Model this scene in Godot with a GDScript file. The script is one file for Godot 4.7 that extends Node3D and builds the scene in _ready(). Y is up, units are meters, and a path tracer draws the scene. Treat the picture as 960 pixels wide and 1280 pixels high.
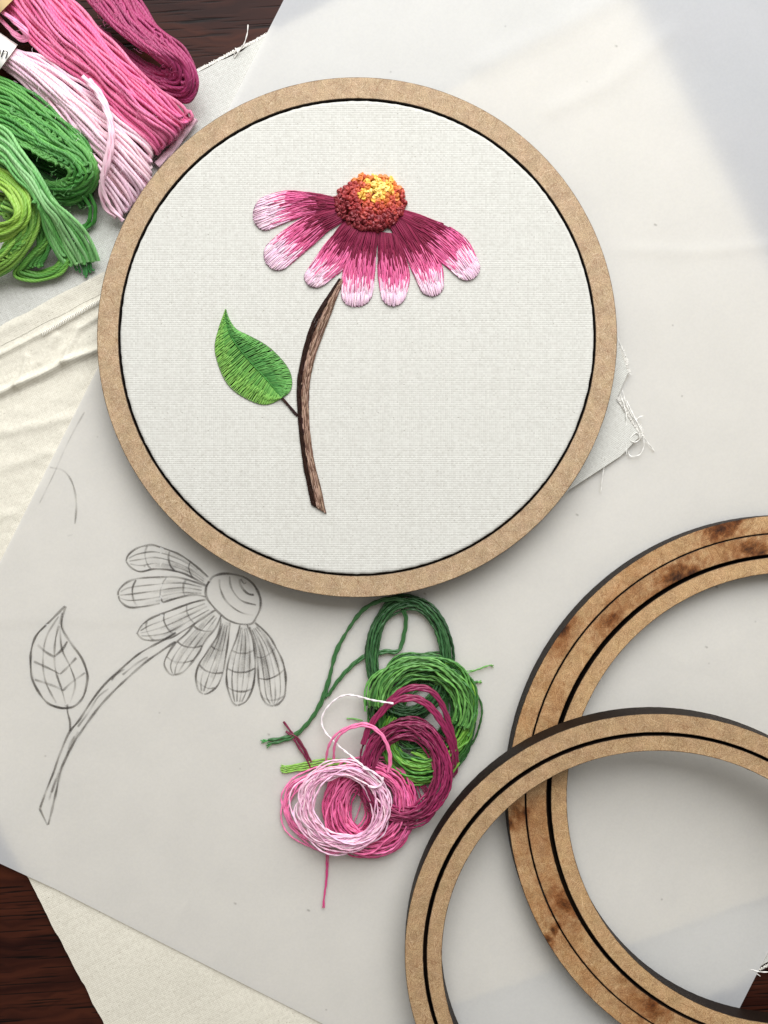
extends Node3D

# An embroidered coneflower in a wooden hoop, lying among floss, cloth, tracing paper and spare hoops on a dark table.
# All layout numbers are millimetre-scale plan positions: one plan unit is 0.2 mm on the table top.
const UNIT := 0.0002
const EYE := 0.2
var rng := RandomNumberGenerator.new()
var wob := FastNoiseLite.new()
var rough := FastNoiseLite.new()
var used := {}
var M := {}


class MB:
	var v := PackedVector3Array()
	var n := PackedVector3Array()
	var c := PackedColorArray()
	var uv := PackedVector2Array()
	var i := PackedInt32Array()

	func vert(p: Vector3, nn: Vector3, col: Color, u := Vector2.ZERO) -> void:
		v.append(p); n.append(nn); c.append(col); uv.append(u)

	func quad(a: int, b: int, d: int, e: int) -> void:
		i.append(a); i.append(b); i.append(d); i.append(a); i.append(d); i.append(e)

	func turned(k: int) -> bool:
		# whether triangle k winds against its normals
		var a := v[i[k]]
		return (v[i[k + 2]] - a).cross(v[i[k + 1]] - a).dot(n[i[k]] + n[i[k + 1]] + n[i[k + 2]]) < 0.0

	func mesh(mat: Material, each := false) -> ArrayMesh:
		if each:
			for k in range(0, i.size(), 3):
				if turned(k):
					var t := i[k + 1]
					i[k + 1] = i[k + 2]
					i[k + 2] = t
		else:
			var bad := 0
			var seen := 0
			for k in range(0, i.size(), maxi(3, int(i.size() / 60.0) * 3)):
				seen += 1
				bad += 1 if turned(k) else 0
			if bad * 2 > seen:
				i.reverse()
		var arr := []
		arr.resize(Mesh.ARRAY_MAX)
		arr[Mesh.ARRAY_VERTEX] = v
		arr[Mesh.ARRAY_NORMAL] = n
		arr[Mesh.ARRAY_COLOR] = c
		arr[Mesh.ARRAY_TEX_UV] = uv
		arr[Mesh.ARRAY_INDEX] = i
		var m := ArrayMesh.new()
		m.add_surface_from_arrays(Mesh.PRIMITIVE_TRIANGLES, arr)
		m.surface_set_material(0, mat)
		return m


func _ready() -> void:
	rng.seed = 77
	wob.seed = 5
	wob.frequency = 1.0
	wob.fractal_type = FastNoiseLite.FRACTAL_NONE
	rough.seed = 15
	rough.frequency = 1.0
	rough.fractal_octaves = 4
	# ---- camera
	var cam := Camera3D.new()
	cam.name = "camera"
	cam.position = Vector3(0, EYE, 0)
	cam.rotation_degrees = Vector3(-90, 0, 0)
	cam.fov = rad_to_deg(2.0 * atan(640.0 * UNIT / EYE))
	cam.near = 0.01
	cam.far = 20.0
	add_child(cam)
	# ---- light: the window above the far edge of the table, and the dim room around
	var env := Environment.new()
	env.background_mode = Environment.BG_COLOR
	env.background_color = Color(1.0, 0.975, 0.94)
	env.background_energy_multiplier = 0.26
	env.tonemap_mode = Environment.TONE_MAPPER_LINEAR
	env.tonemap_exposure = 1.13
	env.sdfgi_enabled = true
	env.ssao_enabled = true
	env.ssil_enabled = true
	var we := WorldEnvironment.new()
	we.name = "environment"
	we.environment = env
	add_child(we)
	var win := AreaLight3D.new()
	win.name = "window_light"
	win.area_size = Vector2(0.8, 0.6)
	win.light_color = Color(0.99, 0.995, 1.0)
	win.light_energy = 0.88
	win.shadow_enabled = true
	win.set("area_range", 6.0)
	add_child(win)
	win.look_at_from_position(Vector3(0.08, 0.47, -0.50), Vector3(0.0, 0.0, 0.0))

	make_materials()
	build_tabletop()
	build_fabrics()
	build_paper()
	build_main_hoop()
	build_spare_hoops()
	build_skeins()
	build_coils()


# ------------------------------------------------------------------ small helpers

func P(x: float, y: float, h: float) -> Vector3:
	var k := UNIT * (EYE - h * 0.001) / EYE
	return Vector3((x - 480.0) * k, h * 0.001, (y - 640.0) * k)


func lin(r: int, g: int, b: int) -> Color:
	return Color8(r, g, b).srgb_to_linear()


func numbered(called: String, parent: Node) -> String:
	var key := called
	var k := 0
	while parent.has_node(key):
		k += 1
		key = "%s_%03d" % [called, k]
	return key


func fast_name(called: String, parent: Node) -> String:
	var id := str(parent.get_instance_id()) + called
	var k: int = used.get(id, 0)
	used[id] = k + 1
	return called if k == 0 else "%s_%03d" % [called, k]


func thing(called: String, label: String, category: String, at := Vector3.ZERO, group := "") -> Node3D:
	var o := Node3D.new()
	o.name = fast_name(called, self)
	add_child(o)
	o.position = at
	o.set_meta("label", label)
	o.set_meta("category", category)
	if group != "":
		o.set_meta("group", group)
	return o


func put(called: String, m: Mesh, parent: Node, kind := "") -> MeshInstance3D:
	var o := MeshInstance3D.new()
	o.name = fast_name(called, parent)
	o.mesh = m
	parent.add_child(o)
	if kind != "":
		o.set_meta("kind", kind)
	return o


func spline(pts: Array, count: int) -> PackedVector3Array:
	# Catmull-Rom through plan points (x, y, height), evenly spaced along its length
	var dense := PackedVector3Array()
	var last := pts.size() - 1
	for k in last:
		var a: Vector3 = pts[max(k - 1, 0)]
		var b: Vector3 = pts[k]
		var d: Vector3 = pts[k + 1]
		var e: Vector3 = pts[min(k + 2, last)]
		for q in 8:
			dense.append(b.cubic_interpolate(d, a, e, q / 8.0))
	dense.append(pts[last])
	var acc := PackedFloat32Array([0.0])
	for k in range(1, dense.size()):
		acc.append(acc[k - 1] + dense[k].distance_to(dense[k - 1]))
	var total := acc[acc.size() - 1]
	var outp := PackedVector3Array()
	var at := 0
	for k in count:
		var s := total * k / (count - 1.0)
		while at < acc.size() - 2 and acc[at + 1] < s:
			at += 1
		var f := clampf((s - acc[at]) / maxf(acc[at + 1] - acc[at], 1e-6), 0.0, 1.0)
		outp.append(dense[at].lerp(dense[at + 1], f))
	return outp


func V(a: Array) -> Array:
	# rows of [x, y, height] to vectors
	var o := []
	for r in a:
		o.append(Vector3(r[0], r[1], r[2] if r.size() > 2 else 0.0))
	return o


func tube(mb: MB, path: PackedVector3Array, radius: float, col: Color, lobes := 3, amp := 0.2, twist := 900.0, sides := 8, col2 := Color(-1, 0, 0), taper := 0.0, squash := 1.0) -> void:
	# sweep a twisted, lobed thread section along a world path
	var cnt := path.size()
	if cnt < 2:
		return
	var up := Vector3.UP
	var base := mb.v.size()
	var run := 0.0
	var phase := rng.randf() * TAU
	for k in cnt:
		var t: Vector3
		if k == 0: t = path[1] - path[0]
		elif k == cnt - 1: t = path[k] - path[k - 1]
		else: t = path[k + 1] - path[k - 1]
		t = t.normalized()
		if k > 0:
			run += path[k].distance_to(path[k - 1])
		up = (up - t * up.dot(t))
		if up.length_squared() < 1e-6:
			up = t.cross(Vector3.RIGHT)
		up = up.normalized()
		var side := t.cross(up)
		var f := k / (cnt - 1.0)
		var rr := radius
		if taper > 0.0:
			rr *= 1.0 - taper * pow(absf(2.0 * f - 1.0), 3.0)
		var cc := col if col2.r < 0.0 else col.lerp(col2, f)
		var spin := phase + run * twist
		for q in sides:
			var th := TAU * q / sides
			var w := lobes * th - spin
			var r := rr * (1.0 + amp * cos(w))
			var er := side * cos(th) * 1.0 + up * sin(th) * squash
			var et := up * cos(th) - side * sin(th)
			var nn := (er + et * (amp * lobes * sin(w) / (1.0 + amp * cos(w)))).normalized()
			mb.vert(path[k] + er * r, nn, cc)
	for k in cnt - 1:
		for q in sides:
			var q2 := (q + 1) % sides
			mb.quad(base + k * sides + q, base + (k + 1) * sides + q, base + (k + 1) * sides + q2, base + k * sides + q2)


func world_path(pp: PackedVector3Array) -> PackedVector3Array:
	var o := PackedVector3Array()
	o.resize(pp.size())
	for k in pp.size():
		o[k] = P(pp[k].x, pp[k].y, pp[k].z)
	return o


func yarn(mb: MB, path: PackedVector3Array, radius: float, col: Color, sides := 10) -> void:
	# a round floss strand; its twisted plies are relief in the material, laid along u round it and v along it
	var cnt := path.size()
	var up := Vector3.UP
	var base := mb.v.size()
	var run := rng.randf() * 0.01
	for k in cnt:
		var t := (path[mini(k + 1, cnt - 1)] - path[maxi(k - 1, 0)]).normalized()
		if k > 0:
			run += path[k].distance_to(path[k - 1])
		up -= t * up.dot(t)
		up = t.cross(Vector3.RIGHT).normalized() if up.length_squared() < 1e-6 else up.normalized()
		var side := t.cross(up)
		for q in sides + 1:
			var th := TAU * q / sides
			var er := side * cos(th) + up * sin(th)
			mb.vert(path[k] + er * radius, er, col, Vector2(q / float(sides), run / 0.0042))
	for k in cnt - 1:
		for q in sides:
			var a := base + k * (sides + 1) + q
			mb.quad(a, a + sides + 1, a + sides + 2, a + 1)


func strand(mb: MB, rows: Array, radius_mm: float, col: Color, step := 1.9, lobes := 3, amp := 0.2, twist := 1700.0, taper := 0.0) -> void:
	var a := V(rows)
	var length := 0.0
	for k in range(1, a.size()):
		length += (a[k] as Vector3).distance_to(a[k - 1])
	var pts := spline(a, maxi(4, int(length / step)))
	tube(mb, world_path(pts), radius_mm * 0.001, col, lobes, amp, twist, 8, Color(-1, 0, 0), taper)


func fray(mb: MB, x: float, y: float, h: float, ang: float, r_mm: float, col: Color, n := 5, length := 9.0) -> void:
	for k in n:
		var a := ang + rng.randf_range(-0.4, 0.4)
		var l := length * rng.randf_range(0.6, 1.2)
		var b := a + rng.randf_range(-0.5, 0.5)
		strand(mb, [[x, y, h], [x + cos(a) * l * 0.5, y + sin(a) * l * 0.5, h + rng.randf_range(-0.1, 0.4)], [x + cos(a) * l * 0.5 + cos(b) * l * 0.5, y + sin(a) * l * 0.5 + sin(b) * l * 0.5, maxf(h - 0.2, 1.6)]], r_mm, col, 2.0, 2, 0.1, 1500.0)


func ridge(x: float, y: float, line: Array, width: float) -> float:
	# 1 on the polyline, falling off across its width
	var p := Vector2(x, y)
	var best := 1e9
	for k in line.size() - 1:
		var a := Vector2(line[k][0], line[k][1])
		var b := Vector2(line[k + 1][0], line[k + 1][1])
		var q := Geometry2D.get_closest_point_to_segment(p, a, b)
		best = minf(best, p.distance_squared_to(q))
	return exp(-best / (width * width))


func sheet(o: Vector2, u: Vector2, w: Vector2, us: PackedFloat32Array, ws: PackedFloat32Array, height: Callable, thick: float, mat: Material, uvk: float, edge := 0.0, skew := 0.0) -> ArrayMesh:
	# a sheet of cloth or paper over plan parallelogram o + u s + w t; thick > 0 gives it an underside and edges
	var mb := MB.new()
	var nu := us.size()
	var nw := ws.size()
	var pos := PackedVector3Array()
	pos.resize(nu * nw)
	for b in nw:
		for a in nu:
			var p := o + u * us[a] + w * ws[b] + w.normalized() * skew * us[a] * ws[b]
			if edge > 0.0:
				var j := wob.get_noise_2d(p.x * 0.25, p.y * 0.25) * edge + wob.get_noise_2d(p.x * 0.03, p.y * 0.03 + 40.0) * edge * 2.0
				if a == 0 or a == nu - 1: p += u.normalized() * j
				if b == 0 or b == nw - 1: p += w.normalized() * j
			var flat := P(p.x, p.y, 1.4)
			pos[b * nu + a] = Vector3(flat.x, height.call(p.x, p.y) * 0.001, flat.z)
	var ua := u.normalized() / uvk
	var wa := w.normalized() / uvk
	var sides := [0.0] if thick <= 0.0 else [0.0, thick * 0.001]
	for low in sides:
		var base := mb.v.size()
		for b in nw:
			for a in nu:
				var dx := pos[b * nu + mini(a + 1, nu - 1)] - pos[b * nu + maxi(a - 1, 0)]
				var dz := pos[mini(b + 1, nw - 1) * nu + a] - pos[maxi(b - 1, 0) * nu + a]
				var nn := dz.cross(dx).normalized()
				if nn.y < 0.0: nn = -nn
				mb.vert(pos[b * nu + a] - Vector3(0, low, 0), nn if low == 0.0 else -nn, Color.WHITE, Vector2(ua.x * pos[b * nu + a].x + ua.y * pos[b * nu + a].z, wa.x * pos[b * nu + a].x + wa.y * pos[b * nu + a].z))
		for b in nw - 1:
			for a in nu - 1:
				var q := base + b * nu + a
				if low == 0.0: mb.quad(q, q + 1, q + nu + 1, q + nu)
				else: mb.quad(q, q + nu, q + nu + 1, q + 1)
	if thick > 0.0:
		var ring := []
		for a in nu: ring.append(a)
		for b in range(1, nw): ring.append(b * nu + nu - 1)
		for a in range(nu - 2, -1, -1): ring.append((nw - 1) * nu + a)
		for b in range(nw - 2, 0, -1): ring.append(b * nu)
		var mid := (pos[0] + pos[nu * nw - 1]) * 0.5
		var base := mb.v.size()
		for k in ring.size() + 1:
			var p := pos[ring[k % ring.size()]]
			var nn := (p - mid)
			nn.y = 0
			nn = nn.normalized()
			mb.vert(p, nn, Color.WHITE, mb.uv[ring[k % ring.size()]])
			mb.vert(p - Vector3(0, thick * 0.001, 0), nn, Color.WHITE, mb.uv[ring[k % ring.size()]] + Vector2(0.01, 0.01))
		for k in ring.size():
			mb.quad(base + 2 * k, base + 2 * k + 1, base + 2 * k + 3, base + 2 * k + 2)
	return mb.mesh(mat, true)


func spread(n: int, cuts := []) -> PackedFloat32Array:
	# 0..1 in n steps; cuts = [upto, share] puts a share of the steps below upto
	var o := PackedFloat32Array()
	for k in n + 1:
		var f := k / float(n)
		if cuts.size():
			f = f / cuts[1] * cuts[0] if f < cuts[1] else cuts[0] + (f - cuts[1]) / (1.0 - cuts[1]) * (1.0 - cuts[0])
		o.append(f)
	return o


# ------------------------------------------------------------------ materials

func thread_rows(r: RandomNumberGenerator, size: int, threads: int) -> Array:
	# for each pixel row: which thread lies there, and how far from its middle (0..1)
	var widths := []
	var total := 0.0
	for k in threads:
		widths.append(r.randf_range(0.78, 1.22))
		total += widths[k]
	var o := []
	var at := 0.0
	var edge := 0.0
	var k := -1
	for p in size:
		while p >= edge - 0.001 and k < threads - 1:
			k += 1
			at = edge
			edge += widths[k] / total * size
		o.append([k, absf((p + 0.5 - at) / maxf(edge - at, 0.01) - 0.5) * 2.0])
	return o


func weave_images(size: int, threads: int, twill: bool, sd: int) -> Array:
	var r := RandomNumberGenerator.new()
	r.seed = sd
	var hgt := Image.create(size, size, false, Image.FORMAT_L8)
	var col := Image.create(size, size, false, Image.FORMAT_RGB8)
	var rows := thread_rows(r, size, threads)
	var cols := thread_rows(r, size, threads)
	var tone_h := []
	var tone_v := []
	var fat_h := []
	var fat_v := []
	for k in threads:
		tone_h.append(r.randf_range(0.15, 0.5))
		tone_v.append(r.randf_range(0.15, 0.5))
		fat_h.append(r.randf_range(0.84, 0.94))
		fat_v.append(r.randf_range(0.74, 0.84))
	var slub := FastNoiseLite.new()
	slub.seed = sd
	slub.frequency = 0.02
	var ca := Color(0.985, 0.985, 0.975)
	var cb := Color(0.90, 0.895, 0.88)
	for y in size:
		var iy: int = rows[y][0]
		var yy: float = rows[y][1]
		for x in size:
			var ix: int = cols[x][0]
			var xx: float = cols[x][1]
			var over := (ix + iy) % 3 != 0 if twill else (ix + iy) % 2 == 0
			var thick := slub.get_noise_2d(x * 0.5, iy * 37.0) * 0.14
			var wf: float = fat_h[iy] + thick - yy * yy * 0.9
			var wp: float = fat_v[ix] + slub.get_noise_2d(ix * 37.0, y * 0.5) * 0.15 - xx * xx * 0.9
			var lift := 0.3 if over else -0.3
			wf += lift * (1.0 - xx * xx)
			wp -= lift * (1.0 - yy * yy)
			var tn: float = tone_h[iy] + thick if wf > wp else tone_v[ix]
			tn += 0.75 * slub.get_noise_2d(ix * 61.0, iy * 53.0)
			hgt.set_pixel(x, y, Color(clampf(maxf(wf, wp) / 1.5, 0, 1), 0, 0))
			col.set_pixel(x, y, ca.lerp(cb, clampf(tn, 0.0, 1.0)))
	# a few dark seed flecks spun into the yarn
	for k in int(threads * 0.7):
		var x := r.randi_range(2, size - 10)
		var y := r.randi_range(2, size - 10)
		var dk := Color(0.45, 0.42, 0.38).lerp(Color(0.78, 0.75, 0.71), r.randf())
		for q in r.randi_range(2, 7):
			col.set_pixel(x + q, y, dk)
			col.set_pixel(x + q, y + 1, dk)
	hgt.generate_mipmaps()
	col.generate_mipmaps()
	return [ImageTexture.create_from_image(col), ImageTexture.create_from_image(hgt)]


func cloth(imgs: Array, tint: Color, relief_cm: float, scale := Vector3(1, 1, 1)) -> StandardMaterial3D:
	var m := StandardMaterial3D.new()
	m.albedo_texture = imgs[0]
	m.albedo_color = tint
	m.roughness = 0.9
	m.metallic_specular = 0.25
	m.rim_enabled = true
	m.rim = 0.15
	m.heightmap_enabled = true
	m.heightmap_texture = imgs[1]
	m.heightmap_scale = relief_cm
	m.uv1_scale = scale
	m.cull_mode = BaseMaterial3D.CULL_DISABLED
	return m


func make_materials() -> void:
	var plain := weave_images(1024, 100, false, 11)
	var twill := weave_images(768, 72, true, 23)
	M.linen = cloth(plain, Color(0.828, 0.825, 0.806), 0.010)
	M.calico = cloth(plain, Color(0.815, 0.815, 0.80), 0.009)
	M.cream = cloth(twill, Color(0.88, 0.862, 0.812), 0.006)
	M.fray = StandardMaterial3D.new()
	M.fray.albedo_color = Color(0.9, 0.89, 0.86)
	M.fray.roughness = 0.85
	# tracing paper: half its light goes through and is scattered
	var pap := Image.create(512, 512, false, Image.FORMAT_RGB8)
	var pn := FastNoiseLite.new()
	pn.seed = 9
	pn.frequency = 0.02
	pn.fractal_octaves = 4
	var pr := RandomNumberGenerator.new()
	pr.seed = 4
	for y in 512:
		for x in 512:
			var a := pn.get_noise_2d(x, y)
			var g := 0.975 + a * 0.010 + pr.randf_range(-0.008, 0.008)
			pap.set_pixel(x, y, Color(g, g, g * 0.995))
	for k in 26:
		var x := pr.randi_range(1, 509)
		var y := pr.randi_range(1, 509)
		pap.set_pixel(x, y, Color(0.76, 0.75, 0.74).lerp(Color(0.90, 0.90, 0.89), pr.randf()))
		if pr.randf() < 0.4:
			pap.set_pixel(x + 1, y, Color(0.78, 0.77, 0.76))
	var v := StandardMaterial3D.new()
	v.albedo_texture = ImageTexture.create_from_image(pap)
	v.albedo_color = Color(0.965, 0.975, 0.99)
	v.roughness = 0.42
	v.metallic_specular = 0.4
	v.backlight_enabled = true
	v.backlight = Color(1.045, 1.01, 0.955)
	v.cull_mode = BaseMaterial3D.CULL_DISABLED
	M.vellum = v
	# fibre board
	var f := Image.create(1024, 1024, false, Image.FORMAT_RGB8)
	var fn := FastNoiseLite.new()
	fn.seed = 3
	fn.frequency = 0.012
	fn.fractal_octaves = 4
	var fg := FastNoiseLite.new()
	fg.seed = 6
	fg.frequency = 0.22
	fg.fractal_octaves = 2
	var fr := RandomNumberGenerator.new()
	fr.seed = 8
	var base := Color(0.715, 0.615, 0.49)
	for y in 1024:
		for x in 1024:
			var g := 1.0 + fn.get_noise_2d(x, y) * 0.09 + fg.get_noise_2d(x, y) * 0.32 + fr.randf_range(-0.05, 0.05)
			f.set_pixel(x, y, Color(base.r * g, base.g * g * (1.0 - 0.02 * fn.get_noise_2d(y, x)), base.b * g))
	var fh := Image.create(1024, 1024, false, Image.FORMAT_L8)
	fh.fill(Color(0.5, 0.5, 0.5))
	for k in 14000:
		var p := Vector2(fr.randf() * 1024.0, fr.randf() * 1024.0)
		var d := Vector2.from_angle(fr.randf() * TAU)
		var light := fr.randf() < 0.5
		var tc := Color(0.93, 0.85, 0.73) if light else Color(0.50, 0.36, 0.24)
		var st := fr.randf_range(0.15, 0.6)
		if fr.randf() < 0.03: st = 0.85
		var bend := fr.randf_range(-0.01, 0.01)
		var ln := fr.randi_range(6, 24) if fr.randf() < 0.9 else fr.randi_range(30, 60)
		for q in ln:
			p += d
			d = d.rotated(bend)
			var x := posmod(int(p.x), 1024)
			var y := posmod(int(p.y), 1024)
			f.set_pixel(x, y, f.get_pixel(x, y).lerp(tc, st))
			fh.set_pixel(x, y, Color(0.5 + (0.35 if light else -0.35) * st, 0, 0))
			if st > 0.4:
				var x2 := posmod(x + 1, 1024)
				f.set_pixel(x2, y, f.get_pixel(x2, y).lerp(tc, st * 0.6))
	var b := StandardMaterial3D.new()
	b.albedo_texture = ImageTexture.create_from_image(f)
	b.vertex_color_use_as_albedo = true
	b.roughness = 0.62
	b.metallic_specular = 0.35
	b.heightmap_enabled = true
	b.heightmap_texture = ImageTexture.create_from_image(fh)
	b.heightmap_scale = 0.003
	M.board = b
	# floss
	var fl := StandardMaterial3D.new()
	fl.vertex_color_use_as_albedo = true
	fl.roughness = 0.48
	fl.metallic_specular = 0.55
	fl.rim_enabled = true
	fl.rim = 0.1
	fl.rim_tint = 0.7
	M.floss = fl
	var yi := Image.create(128, 256, false, Image.FORMAT_L8)
	for y in 256:
		for x in 128:
			var ph := 5.0 * x / 128.0 + 4.0 * y / 256.0
			var ply := absf(sin(PI * ph))
			var fib := 0.5 + 0.5 * sin(TAU * (ph * 4.0) + 2.0 * sin(TAU * (x / 128.0 * 2.0 + y / 256.0 * 3.0)))
			yi.set_pixel(x, y, Color(clampf(0.15 + ply * 0.65 + fib * 0.2, 0, 1), 0, 0))
	var yn: StandardMaterial3D = fl.duplicate()
	yn.heightmap_enabled = true
	yn.heightmap_texture = ImageTexture.create_from_image(yi)
	yn.heightmap_scale = 0.011
	M.yarn = yn
	var sm: StandardMaterial3D = fl.duplicate()
	sm.roughness = 0.6
	sm.metallic_specular = 0.3
	sm.rim_enabled = false
	M.stitch = sm
	var pc := StandardMaterial3D.new()
	pc.albedo_color = Color(0.92, 0.91, 0.88)
	pc.roughness = 0.6
	M.card = pc
	var kr := StandardMaterial3D.new()
	kr.albedo_color = Color(0.70, 0.60, 0.42)
	kr.roughness = 0.7
	M.kraft = kr
	var ink := StandardMaterial3D.new()
	ink.albedo_color = Color(0.13, 0.13, 0.14)
	ink.roughness = 0.7
	M.ink = ink
	# graphite: grainy, thin at the edges of each line
	var gi := Image.create(256, 256, false, Image.FORMAT_RGBA8)
	for y in 256:
		for x in 256:
			var a := clampf(0.9 + pn.get_noise_2d(x * 9.0, y * 9.0) * 0.5 + pr.randf_range(-0.35, 0.25), 0.0, 1.0)
			gi.set_pixel(x, y, Color(1, 1, 1, a))
	var gm := StandardMaterial3D.new()
	gm.albedo_texture = ImageTexture.create_from_image(gi)
	gm.albedo_color = Color(0.25, 0.24, 0.24)
	gm.vertex_color_use_as_albedo = true
	gm.transparency = BaseMaterial3D.TRANSPARENCY_ALPHA
	gm.roughness = 0.6
	gm.cull_mode = BaseMaterial3D.CULL_DISABLED
	M.graphite = gm


# ------------------------------------------------------------------ setting and cloths

func build_tabletop() -> void:
	var im := Image.create(1024, 512, false, Image.FORMAT_RGB8)
	var hm := Image.create(1024, 512, false, Image.FORMAT_L8)
	var a := FastNoiseLite.new()
	a.seed = 31
	a.frequency = 0.01
	a.fractal_octaves = 5
	var b := FastNoiseLite.new()
	b.seed = 12
	b.frequency = 0.05
	b.fractal_octaves = 3
	for y in 512:
		for x in 1024:
			var warp := a.get_noise_2d(x * 0.35, y * 0.35) * 40.0
			var g := a.get_noise_2d(x * 0.12, (y + warp) * 3.0)
			var pore := b.get_noise_2d(x * 0.12, y * 6.0)
			var t := clampf(0.5 + g * 0.9, 0.0, 1.0)
			var c := Color(0.14, 0.058, 0.042).lerp(Color(0.28, 0.14, 0.09), t)
			if pore > 0.28:
				c = c.lerp(Color(0.04, 0.022, 0.02), minf((pore - 0.28) * 4.0, 0.8))
			im.set_pixel(x, y, c)
			hm.set_pixel(x, y, Color(0.7 - maxf(pore - 0.25, 0.0) * 1.4 + g * 0.1, 0, 0))
	var m := StandardMaterial3D.new()
	m.albedo_texture = ImageTexture.create_from_image(im)
	m.roughness = 0.45
	m.metallic_specular = 0.22
	m.heightmap_enabled = true
	m.heightmap_texture = ImageTexture.create_from_image(hm)
	m.heightmap_scale = 0.02
	var mb := MB.new()
	var R := 0.45
	var turn := 0.06
	for k in 4:
		var x := -R if k == 0 or k == 3 else R
		var z := -R if k < 2 else R
		var q := Vector2(x, z).rotated(turn)
		mb.vert(Vector3(x, 0, z), Vector3.UP, Color.WHITE, Vector2(q.x / 0.22 + 0.31, q.y / 0.10 + 0.17))
	for k in 4:
		mb.vert(mb.v[k] - Vector3(0, 0.02, 0), Vector3.DOWN, Color.WHITE, mb.uv[k])
	mb.quad(0, 1, 2, 3)
	mb.quad(7, 6, 5, 4)
	for k in 4:
		var k2 := (k + 1) % 4
		mb.quad(k, k + 4, k2 + 4, k2)
	var o := put("tabletop", mb.mesh(m), self, "structure")
	o.set_meta("label", "dark brown stained wooden tabletop with open grain")


func h_under(x: float, y: float) -> float:
	var h := 0.5 + 0.12 * wob.get_noise_2d(x * 0.012, y * 0.012)
	return h


var crease := [
	[[[-60, 466], [0, 443], [60, 413], [122, 377], [170, 350]], 3.2, 0.9],
	[[[-60, 506], [0, 491], [22, 481], [61, 464], [82, 452], [122, 438], [180, 420]], 4.5, 1.7],
	[[[21, 482], [28, 468], [33, 446]], 4.0, 0.9],
	[[[80, 452], [88, 430], [98, 411], [124, 395]], 4.0, 0.9],
	[[[-60, 555], [0, 541], [73, 525], [140, 505]], 7.0, 0.5],
	[[[50, 452], [58, 438], [70, 420]], 5.0, 0.5],
	[[[-30, 600], [30, 575], [60, 566]], 8.0, 0.35],
	[[[-40, 660], [20, 640], [50, 615]], 9.0, 0.3],
	[[[-40, 430], [30, 400], [110, 350], [150, 325]], 9.0, 0.55]]
var furrow := [[[-60, 480], [0, 465], [60, 438], [115, 405]], [[-60, 522], [0, 506], [60, 482], [120, 455]]]


func h_cream(x: float, y: float) -> float:
	var h := 1.05 + 0.14 * wob.get_noise_2d(x * 0.01 + 9.0, y * 0.01)
	if x < 190.0 and y > 290.0 and y < 760.0:
		for c in crease:
			h += 0.75 * c[2] * ridge(x, y, c[0], c[1])
		for c in furrow:
			h -= 0.3 * ridge(x, y, c, 9.0)
		h += 0.07 * wob.get_noise_2d(x * 0.03, y * 0.055)
	elif x > 560.0 and y < 420.0:
		h += 0.5 * ridge(x, y, [[560, 95], [660, 60], [780, -10]], 9.0) + 0.4 * ridge(x, y, [[620, 140], [720, 90], [800, 50]], 9.0)
	return maxf(h, 0.85)


func h_paper(x: float, y: float) -> float:
	var h := 1.55 + 0.05 * wob.get_noise_2d(x * 0.006 + 3.0, y * 0.006)
	if x < 200.0 and y > 280.0 and y < 780.0:
		h += 0.10
	# the far corner lifts off the table, and so does the near left edge a little
	var lift := clampf(((x - 560.0) * 0.75 + (300.0 - y) * 0.5) / 420.0, 0.0, 1.4)
	h += 5.6 * lift * lift * (3.0 - 2.0 * minf(lift, 1.0)) * 0.5
	h += 0.14 * ridge(x, y, [[760, 312], [860, 318], [1000, 308]], 7.0) * clampf((x - 740.0) / 60.0, 0.0, 1.0)
	h += 0.26 * ridge(x, y, [[600, 84], [690, 45], [790, -8]], 14.0) + 0.2 * ridge(x, y, [[690, 140], [760, 110], [830, 50]], 12.0)
	var e := clampf((70.0 - x) / 120.0, 0.0, 1.0) * clampf((y - 880.0) / 140.0, 0.0, 1.0)
	h += 1.6 * e
	return h


func fringe(mb: MB, a: Vector2, b: Vector2, h: float, out_dir: Vector2, n: int, longest: float) -> void:
	for k in n:
		var p := a.lerp(b, (k + rng.randf()) / n)
		var l := longest * rng.randf_range(0.3, 1.0)
		var d := out_dir.rotated(rng.randf_range(-0.7, 0.7))
		var e := d.rotated(rng.randf_range(-0.9, 0.9))
		strand(mb, [[p.x - d.x * 2.0, p.y - d.y * 2.0, h], [p.x + d.x * l * 0.5, p.y + d.y * l * 0.5, h + rng.randf_range(-0.1, 0.15)], [p.x + (d.x + e.x) * l * 0.5, p.y + (d.y + e.y) * l * 0.5, h - 0.1]], 0.065, lin(235, 232, 224), 1.5, 2, 0.1, 2000.0)


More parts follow.
